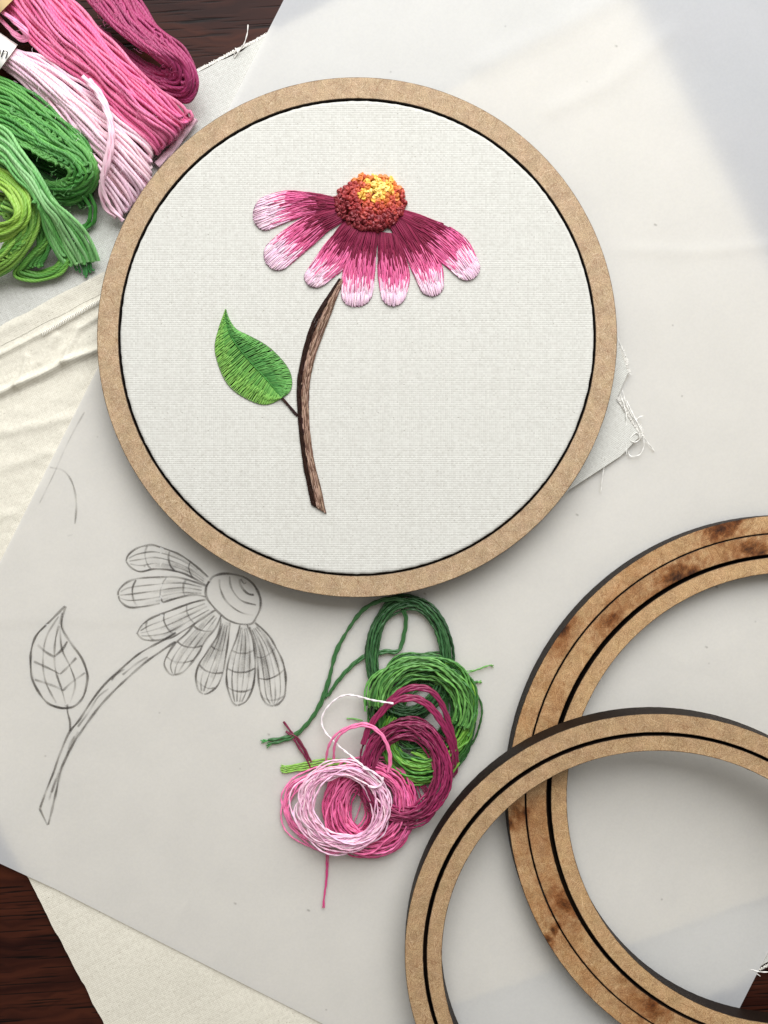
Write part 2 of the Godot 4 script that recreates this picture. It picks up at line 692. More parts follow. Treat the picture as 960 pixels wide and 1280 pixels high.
func build_fabrics() -> void:
	# lower cloth: seen at the far edge, under the floss, and at both near corners
	var lower := thing("cotton_fabric", "grey white plain cotton cloth lying lowest, with a frayed edge beside the bare wood", "fabric")
	var ud := Vector2(0.886, -0.463)
	var wd := Vector2(0.463, 0.886)
	var o := Vector2(-317.5, 383.0)
	var fa := sheet(o, ud * 1150.0, wd * 1322.0, spread(150), spread(150), h_under, 0.35, M.calico, 0.042, 0.8)
	put("cloth", fa, lower)
	var mb := MB.new()
	var e0 := Vector2(215, 106)
	fringe(mb, Vector2(232, 96), Vector2(345, 37), 0.45, Vector2(-0.46, -0.88), 330, 2.6)
	var e1 := o + wd * 1322.0
	fringe(mb, e1 + ud * 690.0, e1 + ud * 800.0, 0.45, wd, 260, 2.0)
	put("frayed_edge", mb.mesh(M.floss), lower, "stuff")
	var tm := MB.new()
	strand(tm, [[293, 72, 0.6], [300, 62, 1.2], [305, 55, 1.6], [309, 42, 2.0], [310, 31, 2.2]], 0.13, lin(236, 232, 226), 1.0, 2, 0.3, 3000.0)
	strand(tm, [[292, 70, 0.6], [295, 63, 1.4], [294, 60, 1.2], [298, 66, 1.0]], 0.1, lin(236, 232, 226), 1.0, 2, 0.3, 3000.0)
	put("loose_thread", tm.mesh(M.floss), lower)
	var tm2 := MB.new()
	strand(tm2, [[926, 1214, 0.8], [938, 1212, 1.4], [952, 1215, 1.6], [975, 1214, 1.5]], 0.12, lin(236, 232, 226), 1.0, 2, 0.3, 3000.0)
	strand(tm2, [[930, 1213, 0.8], [942, 1215, 1.2], [950, 1220, 1.0]], 0.12, lin(236, 232, 226), 1.0, 2, 0.3, 3000.0)
	put("loose_thread", tm2.mesh(M.floss), lower)

	# upper cloth: cream, creased where it leaves the paper on the left
	var upper := thing("cotton_fabric", "cream cotton cloth with pressed creases and a stitched hem between floss and pencil sketch", "fabric")
	var o2 := Vector2(-257.0, 542.0)
	var fb := sheet(o2, ud * 1176.0, wd * 955.0, spread(330, [0.42, 0.72]), spread(300, [0.45, 0.72]), h_cream, 0.3, M.cream, 0.032, 0.5, 175.0)
	put("cloth", fb, upper)
	# the folded hem that runs along its far edge
	var hem := sheet(o2 + ud * 218.0, ud * 330.0, wd * 22.0, spread(110), spread(10), func(x, y): return h_cream(x, y) + 0.09, 0.08, M.cream, 0.032, 0.4)
	put("hem", hem, upper)
	var st := MB.new()
	for k in 44:
		var p := Vector2(52, 417).lerp(Vector2(140, 366), k / 44.0)
		var q := p + Vector2(2.6, 0.6)
		var hh := h_cream(p.x, p.y) + 0.16
		strand(st, [[p.x, p.y - 1.5, hh - 0.1], [(p.x + q.x) * 0.5, p.y, hh + 0.08], [q.x - 1.0, q.y + 2.2, hh - 0.1]], 0.1, lin(238, 235, 226), 1.0, 2, 0.1, 2000.0)
	put("hem_stitching", st.mesh(M.floss), upper, "stuff")


func build_paper() -> void:
	var paper := thing("tracing_paper", "sheet of translucent tracing paper carrying a pencil drawing of the coneflower", "tracing paper")
	var ud := Vector2(0.8927, 0.4507)
	var wd := Vector2(0.4507, -0.8927)
	# near left corner, near edge direction, left edge direction
	var o := Vector2(-150.0, 1000.0)
	put("sheet", sheet(o, ud * 1076.0, wd * 1500.0, spread(170), spread(220), h_paper, 0.0, M.vellum, 0.19), paper)
	sketch(paper)


# ------------------------------------------------------------------ pencil drawing

func pencil(mb: MB, pts: Array, width := 1.35, dark := 0.9, passes := 1) -> void:
	for pass_ in passes:
		var rows := []
		for p in pts:
			var j := 0.7 if pass_ == 0 else 1.9
			rows.append(Vector3(p.x + rng.randf_range(-j, j) * 0.5, p.y + rng.randf_range(-j, j) * 0.5, 0))
		var length := 0.0
		for k in range(1, rows.size()):
			length += (rows[k] as Vector3).distance_to(rows[k - 1])
		var pp := spline(rows, maxi(4, int(length / 1.5)))
		var base := mb.v.size()
		var seed_ := rng.randf() * 100.0
		for k in pp.size():
			var t := (pp[mini(k + 1, pp.size() - 1)] - pp[maxi(k - 1, 0)]).normalized()
			var s := Vector2(-t.y, t.x)
			var press := 0.7 * dark * (0.72 + 0.7 * wob.get_noise_2d(k * 0.045, seed_)) * (0.65 if pass_ > 0 else 1.0)
			var w := width * 1.5 * (0.9 + 0.35 * wob.get_noise_2d(k * 0.08, seed_ + 30.0))
			if k == 0 or k == pp.size() - 1:
				press *= 0.4
			for q in [-1.0, -0.35, 0.35, 1.0]:
				var x: float = pp[k].x + s.x * w * q
				var y: float = pp[k].y + s.y * w * q
				var g := P(x, y, 1.4)
				g.y = (h_paper(x, y) + 0.03 + 0.006 * (pass_ + rng.randf())) * 0.001
				mb.vert(g, Vector3.UP, Color(1, 1, 1, 0.0 if absf(q) > 0.9 else clampf(press, 0, 1)), Vector2(g.x * 65.0, g.z * 65.0))
		for k in pp.size() - 1:
			for q in 3:
				var a := base + k * 4 + q
				mb.quad(a, a + 1, a + 5, a + 4)


func A2(vals: Array, k: float, ox: float, oy: float) -> Array:
	var o := []
	for r in vals:
		o.append(Vector2(r[0] * k + ox, r[1] * k + oy))
	return o


func along(line: Array, t: float) -> Vector2:
	var f := clampf(t, 0.0, 1.0) * (line.size() - 1)
	var k := mini(int(f), line.size() - 2)
	return (line[k] as Vector2).lerp(line[k + 1], f - k)


func sketch(paper: Node3D) -> void:
	var k := 0.2396
	# petals: [one long side from base to tip, the other long side, places of the cross lines, number of long strokes, shading]
	var petals := [
		[[[505, 215], [430, 150], [350, 95], [260, 62], [200, 45], [130, 65], [85, 100], [75, 130]], [[495, 262], [440, 225], [370, 195], [290, 175], [220, 172], [150, 186], [100, 165], [75, 130]], [0.18, 0.36, 0.6], 3, 0.35],
		[[[490, 258], [420, 235], [340, 215], [270, 215], [150, 220], [80, 240], [40, 280], [35, 310]], [[490, 318], [420, 305], [330, 325], [250, 350], [160, 370], [90, 370], [45, 340], [35, 310]], [0.2, 0.4, 0.62], 3, 0.3],
		[[[490, 330], [420, 348], [330, 380], [250, 410], [190, 440], [150, 475], [132, 510]], [[540, 385], [460, 440], [380, 490], [310, 530], [230, 545], [165, 540], [132, 510]], [0.22, 0.45, 0.7], 3, 0.35],
		[[[530, 390], [450, 440], [390, 505], [330, 560], [290, 620], [275, 670], [300, 718], [325, 725]], [[570, 412], [540, 480], [490, 545], [450, 610], [410, 670], [370, 712], [325, 725]], [0.2, 0.4, 0.6], 3, 0.5],
		[[[570, 430], [555, 510], [500, 600], [455, 670], [440, 730], [450, 800], [480, 826]], [[615, 450], [608, 530], [595, 620], [580, 710], [550, 780], [510, 815], [480, 826]], [0.28, 0.5, 0.72], 3, 0.8],
		[[[670, 460], [650, 530], [620, 610], [600, 700], [602, 780], [625, 860], [655, 884]], [[705, 462], [730, 530], [745, 610], [748, 700], [735, 790], [700, 860], [655, 884]], [0.3, 0.48, 0.68], 4, 0.7],
		[[[715, 470], [745, 560], [760, 650], [765, 740], [780, 830], [810, 875], [845, 884]], [[745, 450], [810, 510], [850, 570], [890, 650], [908, 740], [900, 830], [870, 875], [845, 884]], [0.3, 0.5, 0.72], 4, 0.75]]
	for p in petals:
		var mb := MB.new()
		var L := A2(p[0], k, 140, 670)
		var R := A2(p[1], k, 140, 670)
		pencil(mb, L, 1.15, 0.95, 2)
		pencil(mb, R, 1.15, 0.95, 2)
		for t in p[2]:
			var a := along(L, t)
			var b := along(R, t)
			var tipward := (along(L, 1.0) - (a + b) * 0.5).normalized() * a.distance_to(b) * 0.14
			pencil(mb, [a, (a * 0.7 + b * 0.3) + tipward, (a * 0.3 + b * 0.7) + tipward, b], 1.1, 0.95, 1)
		for s in p[3]:
			var f: float = (s + 1.0) / (p[3] + 1.0)
			var line := []
			for t in [0.04, 0.25, 0.5, 0.7, 0.88]:
				line.append(along(L, t * rng.randf_range(0.96, 1.0)).lerp(along(R, t), f))
			pencil(mb, line, 0.9, 0.75, 1)
		# soft shading strokes near the base
		for s in int(40 * p[4]):
			var f := rng.randf_range(0.08, 0.92)
			var t0 := rng.randf_range(0.0, 0.35)
			var t1 := t0 + rng.randf_range(0.15, 0.4)
			pencil(mb, [along(L, t0).lerp(along(R, t0), f), along(L, (t0 + t1) * 0.5).lerp(along(R, (t0 + t1) * 0.5), f), along(L, t1).lerp(along(R, t1), f)], 2.2, 0.12, 1)
		put("pencil_petal", mb.mesh(M.graphite), paper, "stuff")
	var head := MB.new()
	pencil(head, A2([[510, 235], [530, 212], [580, 198], [640, 200], [700, 220], [745, 258], [772, 320], [775, 370], [755, 420], [735, 455], [700, 462], [640, 452], [585, 425], [530, 370], [495, 320], [492, 270], [510, 235]], k, 140, 670), 1.35, 1.0, 2)
	pencil(head, A2([[560, 225], [565, 270], [590, 330], [640, 380], [690, 405], [738, 412]], k, 140, 670), 1.2, 0.95, 1)
	pencil(head, A2([[615, 210], [620, 260], [650, 315], [690, 345], [753, 358]], k, 140, 670), 1.2, 0.95, 1)
	pencil(head, A2([[665, 225], [672, 255], [690, 285], [715, 305], [743, 308]], k, 140, 670), 1.3, 0.95, 2)
	pencil(head, A2([[672, 222], [690, 250], [700, 240]], k, 140, 670), 1.1, 0.8, 1)
	put("pencil_flower_head", head.mesh(M.graphite), paper, "stuff")
	var q := 0.2345
	var stem := MB.new()
	pencil(stem, A2([[853, 215], [780, 262], [660, 325], [560, 410], [470, 495], [400, 585], [340, 680], [285, 750], [240, 850], [200, 960], [160, 1070], [130, 1150]], q, 20, 740), 1.3, 0.95, 2)
	pencil(stem, A2([[853, 265], [780, 310], [690, 375], [600, 455], [520, 530], [440, 620], [380, 700], [330, 770], [285, 850], [240, 950], [215, 1060], [195, 1160], [175, 1240]], q, 20, 740), 1.4, 0.85, 2)
	pencil(stem, A2([[128, 1148], [150, 1195], [172, 1242]], q, 20, 740), 1.3, 0.95, 2)
	pencil(stem, A2([[705, 345], [650, 375], [570, 440]], q, 20, 740), 1.2, 0.7, 1)
	pencil(stem, A2([[580, 410], [540, 435], [510, 470]], q, 20, 740), 1.2, 0.7, 1)
	pencil(stem, A2([[495, 515], [440, 560], [390, 640], [330, 720]], q, 20, 740), 1.2, 0.7, 1)
	for s in 9:
		var t := rng.randf()
		var a := Vector2(330, 740).lerp(Vector2(190, 1060), t) + Vector2(rng.randf_range(-8, 8), 0)
		pencil(stem, A2([[a.x, a.y], [a.x - 22, a.y + 50], [a.x - 40, a.y + 105]], q, 20, 740), 1.4, 0.38, 1)
	put("pencil_stem", stem.mesh(M.graphite), paper, "stuff")
	var leaf := MB.new()
	pencil(leaf, A2([[266, 74], [190, 150], [115, 225], [85, 300], [78, 380], [90, 460], [120, 530], [170, 590], [230, 615], [275, 618], [320, 605], [360, 560], [380, 490], [380, 430], [350, 350], [300, 280], [250, 200], [245, 150], [266, 74]], q, 20, 740), 1.4, 1.0, 2)
	pencil(leaf, A2([[250, 110], [215, 230], [205, 330], [215, 420], [245, 520], [268, 600]], q, 20, 740), 1.2, 0.9, 1)
	pencil(leaf, A2([[230, 130], [165, 240], [145, 370], [160, 480], [215, 592]], q, 20, 740), 1.1, 0.8, 1)
	pencil(leaf, A2([[235, 180], [245, 300], [290, 400], [318, 490], [290, 590]], q, 20, 740), 1.1, 0.8, 1)
	for y in [[115, 280, 205, 345, 275, 262], [95, 368, 235, 438, 325, 348], [100, 465, 250, 525, 370, 430]]:
		pencil(leaf, A2([[y[0], y[1]], [y[2] - 45, y[3] - 25], [y[2], y[3]]], q, 20, 740), 1.4, 0.95, 1)
		pencil(leaf, A2([[y[2], y[3]], [y[2] + 45, y[3] - 42], [y[4], y[5]]], q, 20, 740), 1.4, 0.95, 1)
	pencil(leaf, A2([[272, 604], [276, 640], [288, 690], [290, 740]], q, 20, 740), 1.3, 0.95, 1)
	pencil(leaf, A2([[268, 600], [273, 606], [270, 610]], q, 20, 740), 2.2, 1.0, 2)
	put("pencil_leaf", leaf.mesh(M.graphite), paper, "stuff")
	var mark := MB.new()
	pencil(mark, A2([[63, 584], [78, 588], [88, 598], [94, 615], [96, 635], [94, 655]], 1.0, 0, 0), 1.1, 0.75, 1)
	pencil(mark, A2([[50, 629], [66, 596], [80, 565], [92, 540], [106, 515]], 1.0, 0, 0), 1.0, 0.35, 1)
	pencil(mark, A2([[85, 670], [92, 668]], 1.0, 0, 0), 1.0, 0.3, 1)
	put("pencil_scribble", mark.mesh(M.graphite), paper, "stuff")


# ------------------------------------------------------------------ hoops

func ring(cx: float, cy: float, ro: float, ri: float, h0: float, h1: float, origin: Vector3, tint: Color, scorch := [], segs := 360, rad := 6, edge_burn := 0.35) -> ArrayMesh:
	# cx, cy, ro, ri: plan circle of the upper face; the mesh is relative to origin
	var mb := MB.new()
	var k := UNIT * (EYE - h1 * 0.001) / EYE
	var c := P(cx, cy, h1) - origin
	var b := 0.12 * 0.001
	var y1 := c.y
	var y0 := y1 - (h1 - h0) * 0.001
	var burnt := Color(0.020, 0.014, 0.011)
	var Ro := ro * k
	var Ri := ri * k
	var prof := [[Ri, y0, -1.0, 0.0, 0], [Ri, (y0 + y1) * 0.5, -1.0, 0.0, 0], [Ri, y1 - b, -1.0, 0.0, 0], [Ri + b * 0.3, y1 - b * 0.3, -0.7, 0.7, 0], [Ri + b, y1, -0.2, 1.0, 1]]
	prof.append([Ri + b * 2.2, y1, 0.0, 1.0, 1])
	for q in range(1, rad):
		prof.append([lerpf(Ri + b * 2.2, Ro - b * 2.2, q / float(rad)), y1, 0.0, 1.0, 1])
	prof.append([Ro - b * 2.2, y1, 0.0, 1.0, 1])
	prof.append_array([[Ro - b, y1, 0.2, 1.0, 1], [Ro - b * 0.3, y1 - b * 0.3, 0.7, 0.7, 0], [Ro, y1 - b, 1.0, 0.0, 0], [Ro, (y0 + y1) * 0.5, 1.0, 0.0, 0], [Ro, y0, 1.0, 0.0, 0], [Ro - b, y0 - 0.00001, 0.3, -1.0, 0], [Ri + b, y0 - 0.00001, -0.3, -1.0, 0], [Ri, y0, -1.0, 0.0, 0]])
	var np := prof.size()
	for s in segs + 1:
		var a := TAU * s / segs
		var dir := Vector3(cos(a), 0, sin(a))
		for p in prof:
			var r: float = p[0]
			var jit := wob.get_noise_2d(cos(a) * ro * 0.12 + p[2] * 9.0, sin(a) * ro * 0.12)
			r += jit * 0.00003 * absf(p[2])
			var pos: Vector3 = c + dir * r + Vector3(0, p[1] - c.y, 0)
			pos.y = p[1]
			var col := burnt
			if p[4] == 1:
				col = tint
				var px := cx + dir.x * r / k
				var py := cy + dir.z * r / k
				# scorch marks left by the laser
				if scorch.size():
					var nz := 1.0 + 0.9 * rough.get_noise_2d(px * 0.07, py * 0.07)
					var s1 := 0.0
					for m in scorch:
						var off := Vector2(px - m[0], py - m[1])
						var out_ := Vector2(m[0] - cx, m[1] - cy).normalized()
						var d: float = Vector2(off.dot(out_), off.cross(out_) / 1.6).length() / (m[2] * nz)
						s1 = maxf(s1, m[3] * clampf(1.0 - d * 0.55, 0.0, 1.0))
					var toast := clampf(rough.get_noise_2d(px * 0.016, py * 0.016) * 1.3 + 0.12 + 0.5 * rough.get_noise_2d(px * 0.16, py * 0.16), 0.0, 0.5)
					col = col.lerp(col * Color(0.72, 0.53, 0.36), toast)
					col = col.lerp(col * Color(0.52, 0.30, 0.15), clampf(s1 * 1.5 + 0.5 * s1 * rough.get_noise_2d(px * 0.3, py * 0.3), 0.0, 1.0))
					col = col.lerp(Color(0.028, 0.013, 0.008), clampf(s1 * 2.0 - 1.0 + 0.5 * rough.get_noise_2d(px * 0.22, py * 0.22), 0.0, 0.92))
				if absf(p[2]) > 0.1:
					col = col.lerp(burnt, edge_burn + 0.4 * jit)
			mb.vert(pos, (dir * p[2] + Vector3(0, p[3], 0)).normalized(), col, Vector2(pos.x / 0.058 + origin.x * 31.0, (pos.z + pos.y * 0.5) / 0.058 + origin.z * 17.0))
	for s in segs:
		for q in np - 1:
			var a := s * np + q
			mb.quad(a, a + np, a + np + 1, a + 1)
	return mb.mesh(M.board, true)


func build_main_hoop() -> void:
	var at := P(446, 421.5, 1.6)
	var hoop := thing("embroidery_hoop", "round wooden hoop framing white cloth embroidered with a pink coneflower", "embroidery hoop", at)
	put("outer_ring", ring(446.3, 421.5, 325.2, 298.4, 4.8, 8.2, at, Color(0.85, 0.835, 0.83), [], 420, 6, 0.3), hoop)
	# the back board that the inner ring is glued to
	put("backing_ring", ring(446.3, 421.5, 318.0, 150.0, 1.65, 4.75, at, Color(0.5, 0.4, 0.3), [], 240, 4, 0.3), hoop)
	put("inner_ring", ring(446.3, 421.5, 291.5, 270.0, 4.8, 7.75, at, Color(0.5, 0.42, 0.34), [], 240, 4, 0.3), hoop)
	# stretched cloth, rolled over the inner ring
	var mb := MB.new()
	var c := P(446.3, 421.5, 8.2) - at
	var k := UNIT * (EYE - 0.0082) / EYE
	var segs := 300
	var rads := [0.0, 40.0, 80.0, 120.0, 160.0, 200.0, 240.0, 262.0, 276.0, 284.0, 291.5, 294.6, 295.9, 296.4, 296.5]
	var drop := [0.0, 0.0, 0.0, 0.0, 0.0, 0.0, 0.0, 0.0, 0.0, 0.01, 0.04, 0.12, 0.3, 0.8, 2.6]
	for s in segs + 1:
		var a := TAU * s / segs
		for q in rads.size():
			var r: float = rads[q] + (0.5 * wob.get_noise_2d(cos(a) * 40.0, sin(a) * 40.0) if q > 9 else 0.0)
			var x := cos(a) * r
			var y := sin(a) * r
			var hh: float = -drop[q] + 0.06 * wob.get_noise_2d(x * 0.012, y * 0.012)
			var slope: float = 0.0 if q < 11 else clampf((q - 10) / 3.5, 0.0, 1.0)
			var p := c + Vector3(x * k, hh * 0.001, y * k)
			mb.vert(p, Vector3(cos(a) * slope, 1.02 - slope, sin(a) * slope).normalized(), Color.WHITE, Vector2(p.x, p.z) / 0.047)
	for s in segs:
		for q in rads.size() - 1:
			var a := s * rads.size() + q
			mb.quad(a, a + rads.size(), a + rads.size() + 1, a + 1)
	put("stretched_cloth", mb.mesh(M.linen, true), hoop)
	embroidery(hoop, at)
	# the surplus cloth that sticks out behind the ring
	var tail := MB.new()
	var poly := [[[738, 415], [772, 430, 1], [785, 466, 1]], [[728, 470], [756, 480], [770, 500]], [[715, 520], [750, 530], [800, 545]], [[690, 560], [730, 572], [776, 570]], [[650, 620], [690, 625], [712, 612]], [[620, 660], [650, 665], [674, 655]]]
	var nr := 26
	var cols := 12
	for a in nr:
		var f := a / (nr - 1.0) * (poly.size() - 1)
		var i0 := mini(int(f), poly.size() - 2)
		var t := f - i0
		for b in cols:
			var g := b / (cols - 1.0) * 2.0
			var j0 := mini(int(g), 1)
			var s := g - j0
			var p0 := Vector2(poly[i0][j0][0], poly[i0][j0][1]).lerp(Vector2(poly[i0][j0 + 1][0], poly[i0][j0 + 1][1]), s)
			var p1 := Vector2(poly[i0 + 1][j0][0], poly[i0 + 1][j0][1]).lerp(Vector2(poly[i0 + 1][j0 + 1][0], poly[i0 + 1][j0 + 1][1]), s)
			var p := p0.lerp(p1, t)
			var hh := 4.1 - 1.3 * (b / (cols - 1.0)) + 0.35 * sin(f * 3.0 + b * 0.2) + 0.3 * wob.get_noise_2d(p.x * 0.04, p.y * 0.04)
			hh = maxf(hh, 2.0)
			var tp := P(p.x, p.y, hh)
			tail.vert(tp - at, Vector3.UP, Color.WHITE, Vector2(tp.x * 0.8 + tp.z * 0.5, tp.z * 0.8 - tp.x * 0.5) / 0.036)
	for a in nr - 1:
		for b in cols - 1:
			var q := a * cols + b
			tail.quad(q, q + 1, q + cols + 1, q + cols)
	put("cloth_corner", tail.mesh(M.linen, true), hoop)
	var fr := MB.new()
	var w := lin(240, 238, 232)
	fringe(fr, Vector2(772, 497), Vector2(803, 546), 2.9, Vector2(0.85, -0.4), 60, 9.0)
	fringe(fr, Vector2(772, 430), Vector2(786, 466), 2.9, Vector2(0.9, -0.3), 30, 7.0)
	for row in [
		[[770, 418, 3.5], [776, 432, 3.2], [784, 450, 2.6]],
		[[771, 440, 3.0], [780, 462, 2.8], [789, 468, 2.6]],
		[[776, 495, 3.0], [783, 520, 3.4], [782, 545, 3.0], [783, 568, 2.5]],
		[[783, 500, 3.0], [792, 520, 3.4], [801, 538, 3.0], [805, 555, 2.6], [800, 568, 2.4], [788, 570, 2.2], [784, 560, 2.2], [785, 552, 2.4]],
		[[790, 515, 3.0], [799, 533, 3.2], [804, 545, 2.8], [812, 556, 2.4], [818, 564, 2.0]],
		[[790, 545, 3.0], [796, 541, 3.4], [800, 548, 3.2], [793, 553, 3.0], [787, 549, 3.0], [792, 543, 3.3]],
		[[757, 572, 3.0], [754, 590, 2.4], [751, 615, 2.0]],
		[[793, 527, 3.0], [800, 521, 3.0], [804, 520, 2.8]],
		[[778, 488, 3.0], [784, 508, 3.3], [795, 530, 3.0], [798, 545, 2.6]]]:
		var m := []
		for p in row: m.append(p)
		strand(fr, m, 0.10, w, 1.2, 2, 0.3, 3000.0)
	for q in fr.v.size():
		fr.v[q] -= at
	put("frayed_threads", fr.mesh(M.floss), hoop, "stuff")


func stitch(mb: MB, a: Vector2, b: Vector2, lift: float, r_mm: float, col: Color, at: Vector3, h0 := 8.25, bend := 0.0) -> void:
	var d := b - a
	var s := Vector2(-d.y, d.x).normalized() * bend
	var path := PackedVector3Array()
	for k in 5:
		var t := k / 4.0
		var p := a + d * t + s * sin(PI * t)
		path.append(P(p.x, p.y, h0 + lift * (0.35 + 0.65 * sin(PI * clampf(t * 0.9 + 0.05, 0, 1)))) - at)
	tube(mb, path, r_mm * 0.001, col, 2, 0.12, 1800.0, 5, Color(-1, 0, 0), 0.35)


func shade_of(c: Color, v := 0.14) -> Color:
	var f := 1.0 + rng.randf_range(-v, v)
	return Color(c.r * f, c.g * f * rng.randf_range(0.95, 1.05), c.b * f * rng.randf_range(0.95, 1.05))


func embroidery(hoop: Node3D, at: Vector3) -> void:
	var wine := lin(104, 28, 52)
	var wine2 := lin(144, 44, 78)
	var rose := lin(232, 124, 168)
	var rose2 := lin(214, 96, 146)
	var blush := lin(242, 214, 228)
	var blush2 := lin(232, 196, 216)
	# petals: left side base to tip, right side base to tip, cap depth, two colour changes
	var petals := [
		[[[420, 247], [385, 240], [355, 239], [330, 246]], [[422, 262], [395, 266], [362, 276], [336, 287]], 17.0, 0.34, 0.64],
		[[[418, 260], [385, 269], [355, 288], [336, 304]], [[430, 276], [405, 292], [382, 314], [358, 334]], 17.0, 0.37, 0.66],
		[[[432, 274], [412, 298], [396, 320], [383, 340]], [[455, 288], [443, 312], [432, 334], [404, 356]], 11.0, 0.40, 0.69],
		[[[447, 286], [436, 314], [428, 344], [427, 368]], [[473, 290], [470, 318], [468, 345], [465, 368]], 15.0, 0.38, 0.69],
		[[[474, 290], [472, 318], [473, 345], [476, 366]], [[497, 292], [506, 318], [512, 345], [508, 366]], 16.0, 0.40, 0.70],
		[[[484, 278], [504, 312], [515, 338], [525, 360]], [[506, 262], [536, 305], [552, 332], [554, 354]], 13.0, 0.40, 0.69],
		[[[494, 274], [525, 300], [550, 326], [572, 345]], [[494, 260], [545, 275], [582, 298], [597, 326]], 14.0, 0.40, 0.70]]
	var index := 0
	for pt in petals:
		var L := A2(pt[0], 1.0, 0, 0)
		var R := A2(pt[1], 1.0, 0, 0)
		var cap: float = pt[2]
		var mb := MB.new()
		var tip_dir: Vector2 = ((L[3] + R[3]) - (L[2] + R[2])).normalized()
		var spot := func(u: float, t: float) -> Vector2:
			# t 0..1 along the sides, beyond that into the round cap
			if t <= 0.84:
				return curve_at(L, t / 0.84).lerp(curve_at(R, t / 0.84), u)
			var e := (t - 0.84) / 0.16
			var q := curve_at(L, 1.0).lerp(curve_at(R, 1.0), u)
			return q + tip_dir * cap * e * sqrt(maxf(1.0 - pow(2.0 * u - 1.0, 2.0), 0.0))
		var wide := L[2].distance_to(R[2]) as float
		# padding stitches below, so that no cloth shows through
		for pass_ in [[0.0, pt[3] + 0.05, wine, wine2, 1.0], [pt[3] - 0.05, pt[4] + 0.05, rose, rose2, 1.0], [pt[4] - 0.06, 1.0, blush, blush2, 1.0]]:
			for layer in 2:
				var n := int(wide * 1.15)
				for s in n:
					var u := clampf((s + rng.randf_range(0.1, 0.9)) / n, 0.01, 0.99)
					var jag0: float = rng.randf_range(-0.13, 0.08)
					var jag1: float = rng.randf_range(-0.12, 0.12)
					var t0: float = maxf(pass_[0] + (jag0 if pass_[0] > 0.01 else 0.0), 0.0)
					var t1: float = pass_[1] + (jag1 if pass_[1] < 0.99 else rng.randf_range(-0.02, 0.012))
					var parts := 2 if t1 - t0 > 0.3 else 1
					var col: Color = pass_[2].lerp(pass_[3], rng.randf())
					if pass_[2] == rose and rng.randf() < 0.18: col = wine2.lerp(rose2, 0.5)
					var mound := 0.35 + 0.55 * (1.0 - pow(2.0 * u - 1.0, 2.0))
					for q in parts:
						var ta := lerpf(t0, t1, q / float(parts))
						var tb := lerpf(t0, t1, (q + 1.0) / parts) + (0.04 if q < parts - 1 else 0.0)
						var u2 := clampf(u + rng.randf_range(-0.025, 0.025), 0.0, 1.0)
						stitch(mb, spot.call(u, ta), spot.call(u2, tb), mound * (0.55 if layer == 0 else 0.9) * (0.8 + 0.3 * rng.randf()), 0.14, shade_of(col), at, 8.2 + 0.12 * layer, rng.randf_range(-0.8, 0.8))
		# a fine split-stitch outline round the tip
		var prev := Vector2.ZERO
		for s in 27:
			var f := s / 26.0
			var p: Vector2
			if f < 0.3: p = spot.call(0.0, 0.4 + f / 0.3 * 0.44)
			elif f > 0.7: p = spot.call(1.0, 0.84 - (f - 0.7) / 0.3 * 0.44)
			else: p = spot.call((f - 0.3) / 0.4, 1.0)
			if s > 0:
				stitch(mb, prev, p + (p - prev) * 0.15, 0.25, 0.13, shade_of(lin(150, 110, 130) if s > 7 and s < 20 else rose2.lerp(wine2, 0.4)), at, 8.2)
			prev = p
		var node := put("petal", mb.mesh(M.stitch), hoop, "stuff")
		index += 1
	# stem
	var sl := [Vector2(424, 348), Vector2(409, 370), Vector2(392, 397), Vector2(382, 425), Vector2(375, 452), Vector2(371, 480), Vector2(371, 505), Vector2(373.5, 535), Vector2(377.5, 572), Vector2(384, 608), Vector2(389, 631)]
	var sr := [Vector2(430, 350), Vector2(421, 372), Vector2(409, 405), Vector2(398, 434), Vector2(391, 458), Vector2(387, 482), Vector2(386, 505), Vector2(387, 535), Vector2(391.5, 570), Vector2(399, 602), Vector2(408, 642)]
	var stem := MB.new()
	for row in 26:
		var u := (row + 0.5) / 26.0
		var t := -rng.randf() * 0.05
		while t < 1.0:
			var ln := rng.randf_range(0.03, 0.065)
			var a := curve_at(sl, maxf(t, 0)).lerp(curve_at(sr, maxf(t, 0)), clampf(u + rng.randf_range(-0.03, 0.03), 0, 1))
			var tb := minf(t + ln * 1.3, 1.0)
			var b := curve_at(sl, tb).lerp(curve_at(sr, tb), clampf(u + rng.randf_range(-0.03, 0.03), 0, 1))
			var col := lin(44, 24, 20)
			if u > 0.38: col = lin(168, 140, 122) if rng.randf() < 0.55 else lin(112, 84, 70)
			if u > 0.93: col = lin(110, 84, 70)
			stitch(stem, a, b, 0.22 + 0.5 * sqrt(1.0 - pow(2.0 * u - 1.0, 2.0)), 0.11, shade_of(col, 0.14), at, 8.2, rng.randf_range(-0.25, 0.25))
			t += ln
	put("stem", stem.mesh(M.stitch), hoop, "stuff")
	# leaf: two halves of slanting stitches that meet on the midrib
	var ll := [Vector2(282, 387), Vector2(274, 409), Vector2(268.6, 434), Vector2(274, 459), Vector2(286, 482), Vector2(304, 496), Vector2(325, 505), Vector2(340, 504), Vector2(352, 497)]
	var lr := [Vector2(282, 387), Vector2(287, 400), Vector2(296, 412), Vector2(310, 419), Vector2(332, 431), Vector2(350, 447), Vector2(362, 464), Vector2(365, 480), Vector2(361, 491), Vector2(352, 497)]
	var mid := [Vector2(282, 387), Vector2(283, 402), Vector2(290, 423), Vector2(309, 448), Vector2(332, 473), Vector2(352, 497)]
	var leaf := MB.new()
	for k in 41:
		# a filled layer of thread under the slanting stitches
		var el := curve_at(ll, k / 40.0)
		var er := curve_at(lr, k / 40.0)
		for q in 5:
			var p := el.lerp(er, 0.03 + 0.94 * q / 4.0)
			leaf.vert(P(p.x, p.y, 8.36) - at, Vector3.UP, lin(80, 140, 64))
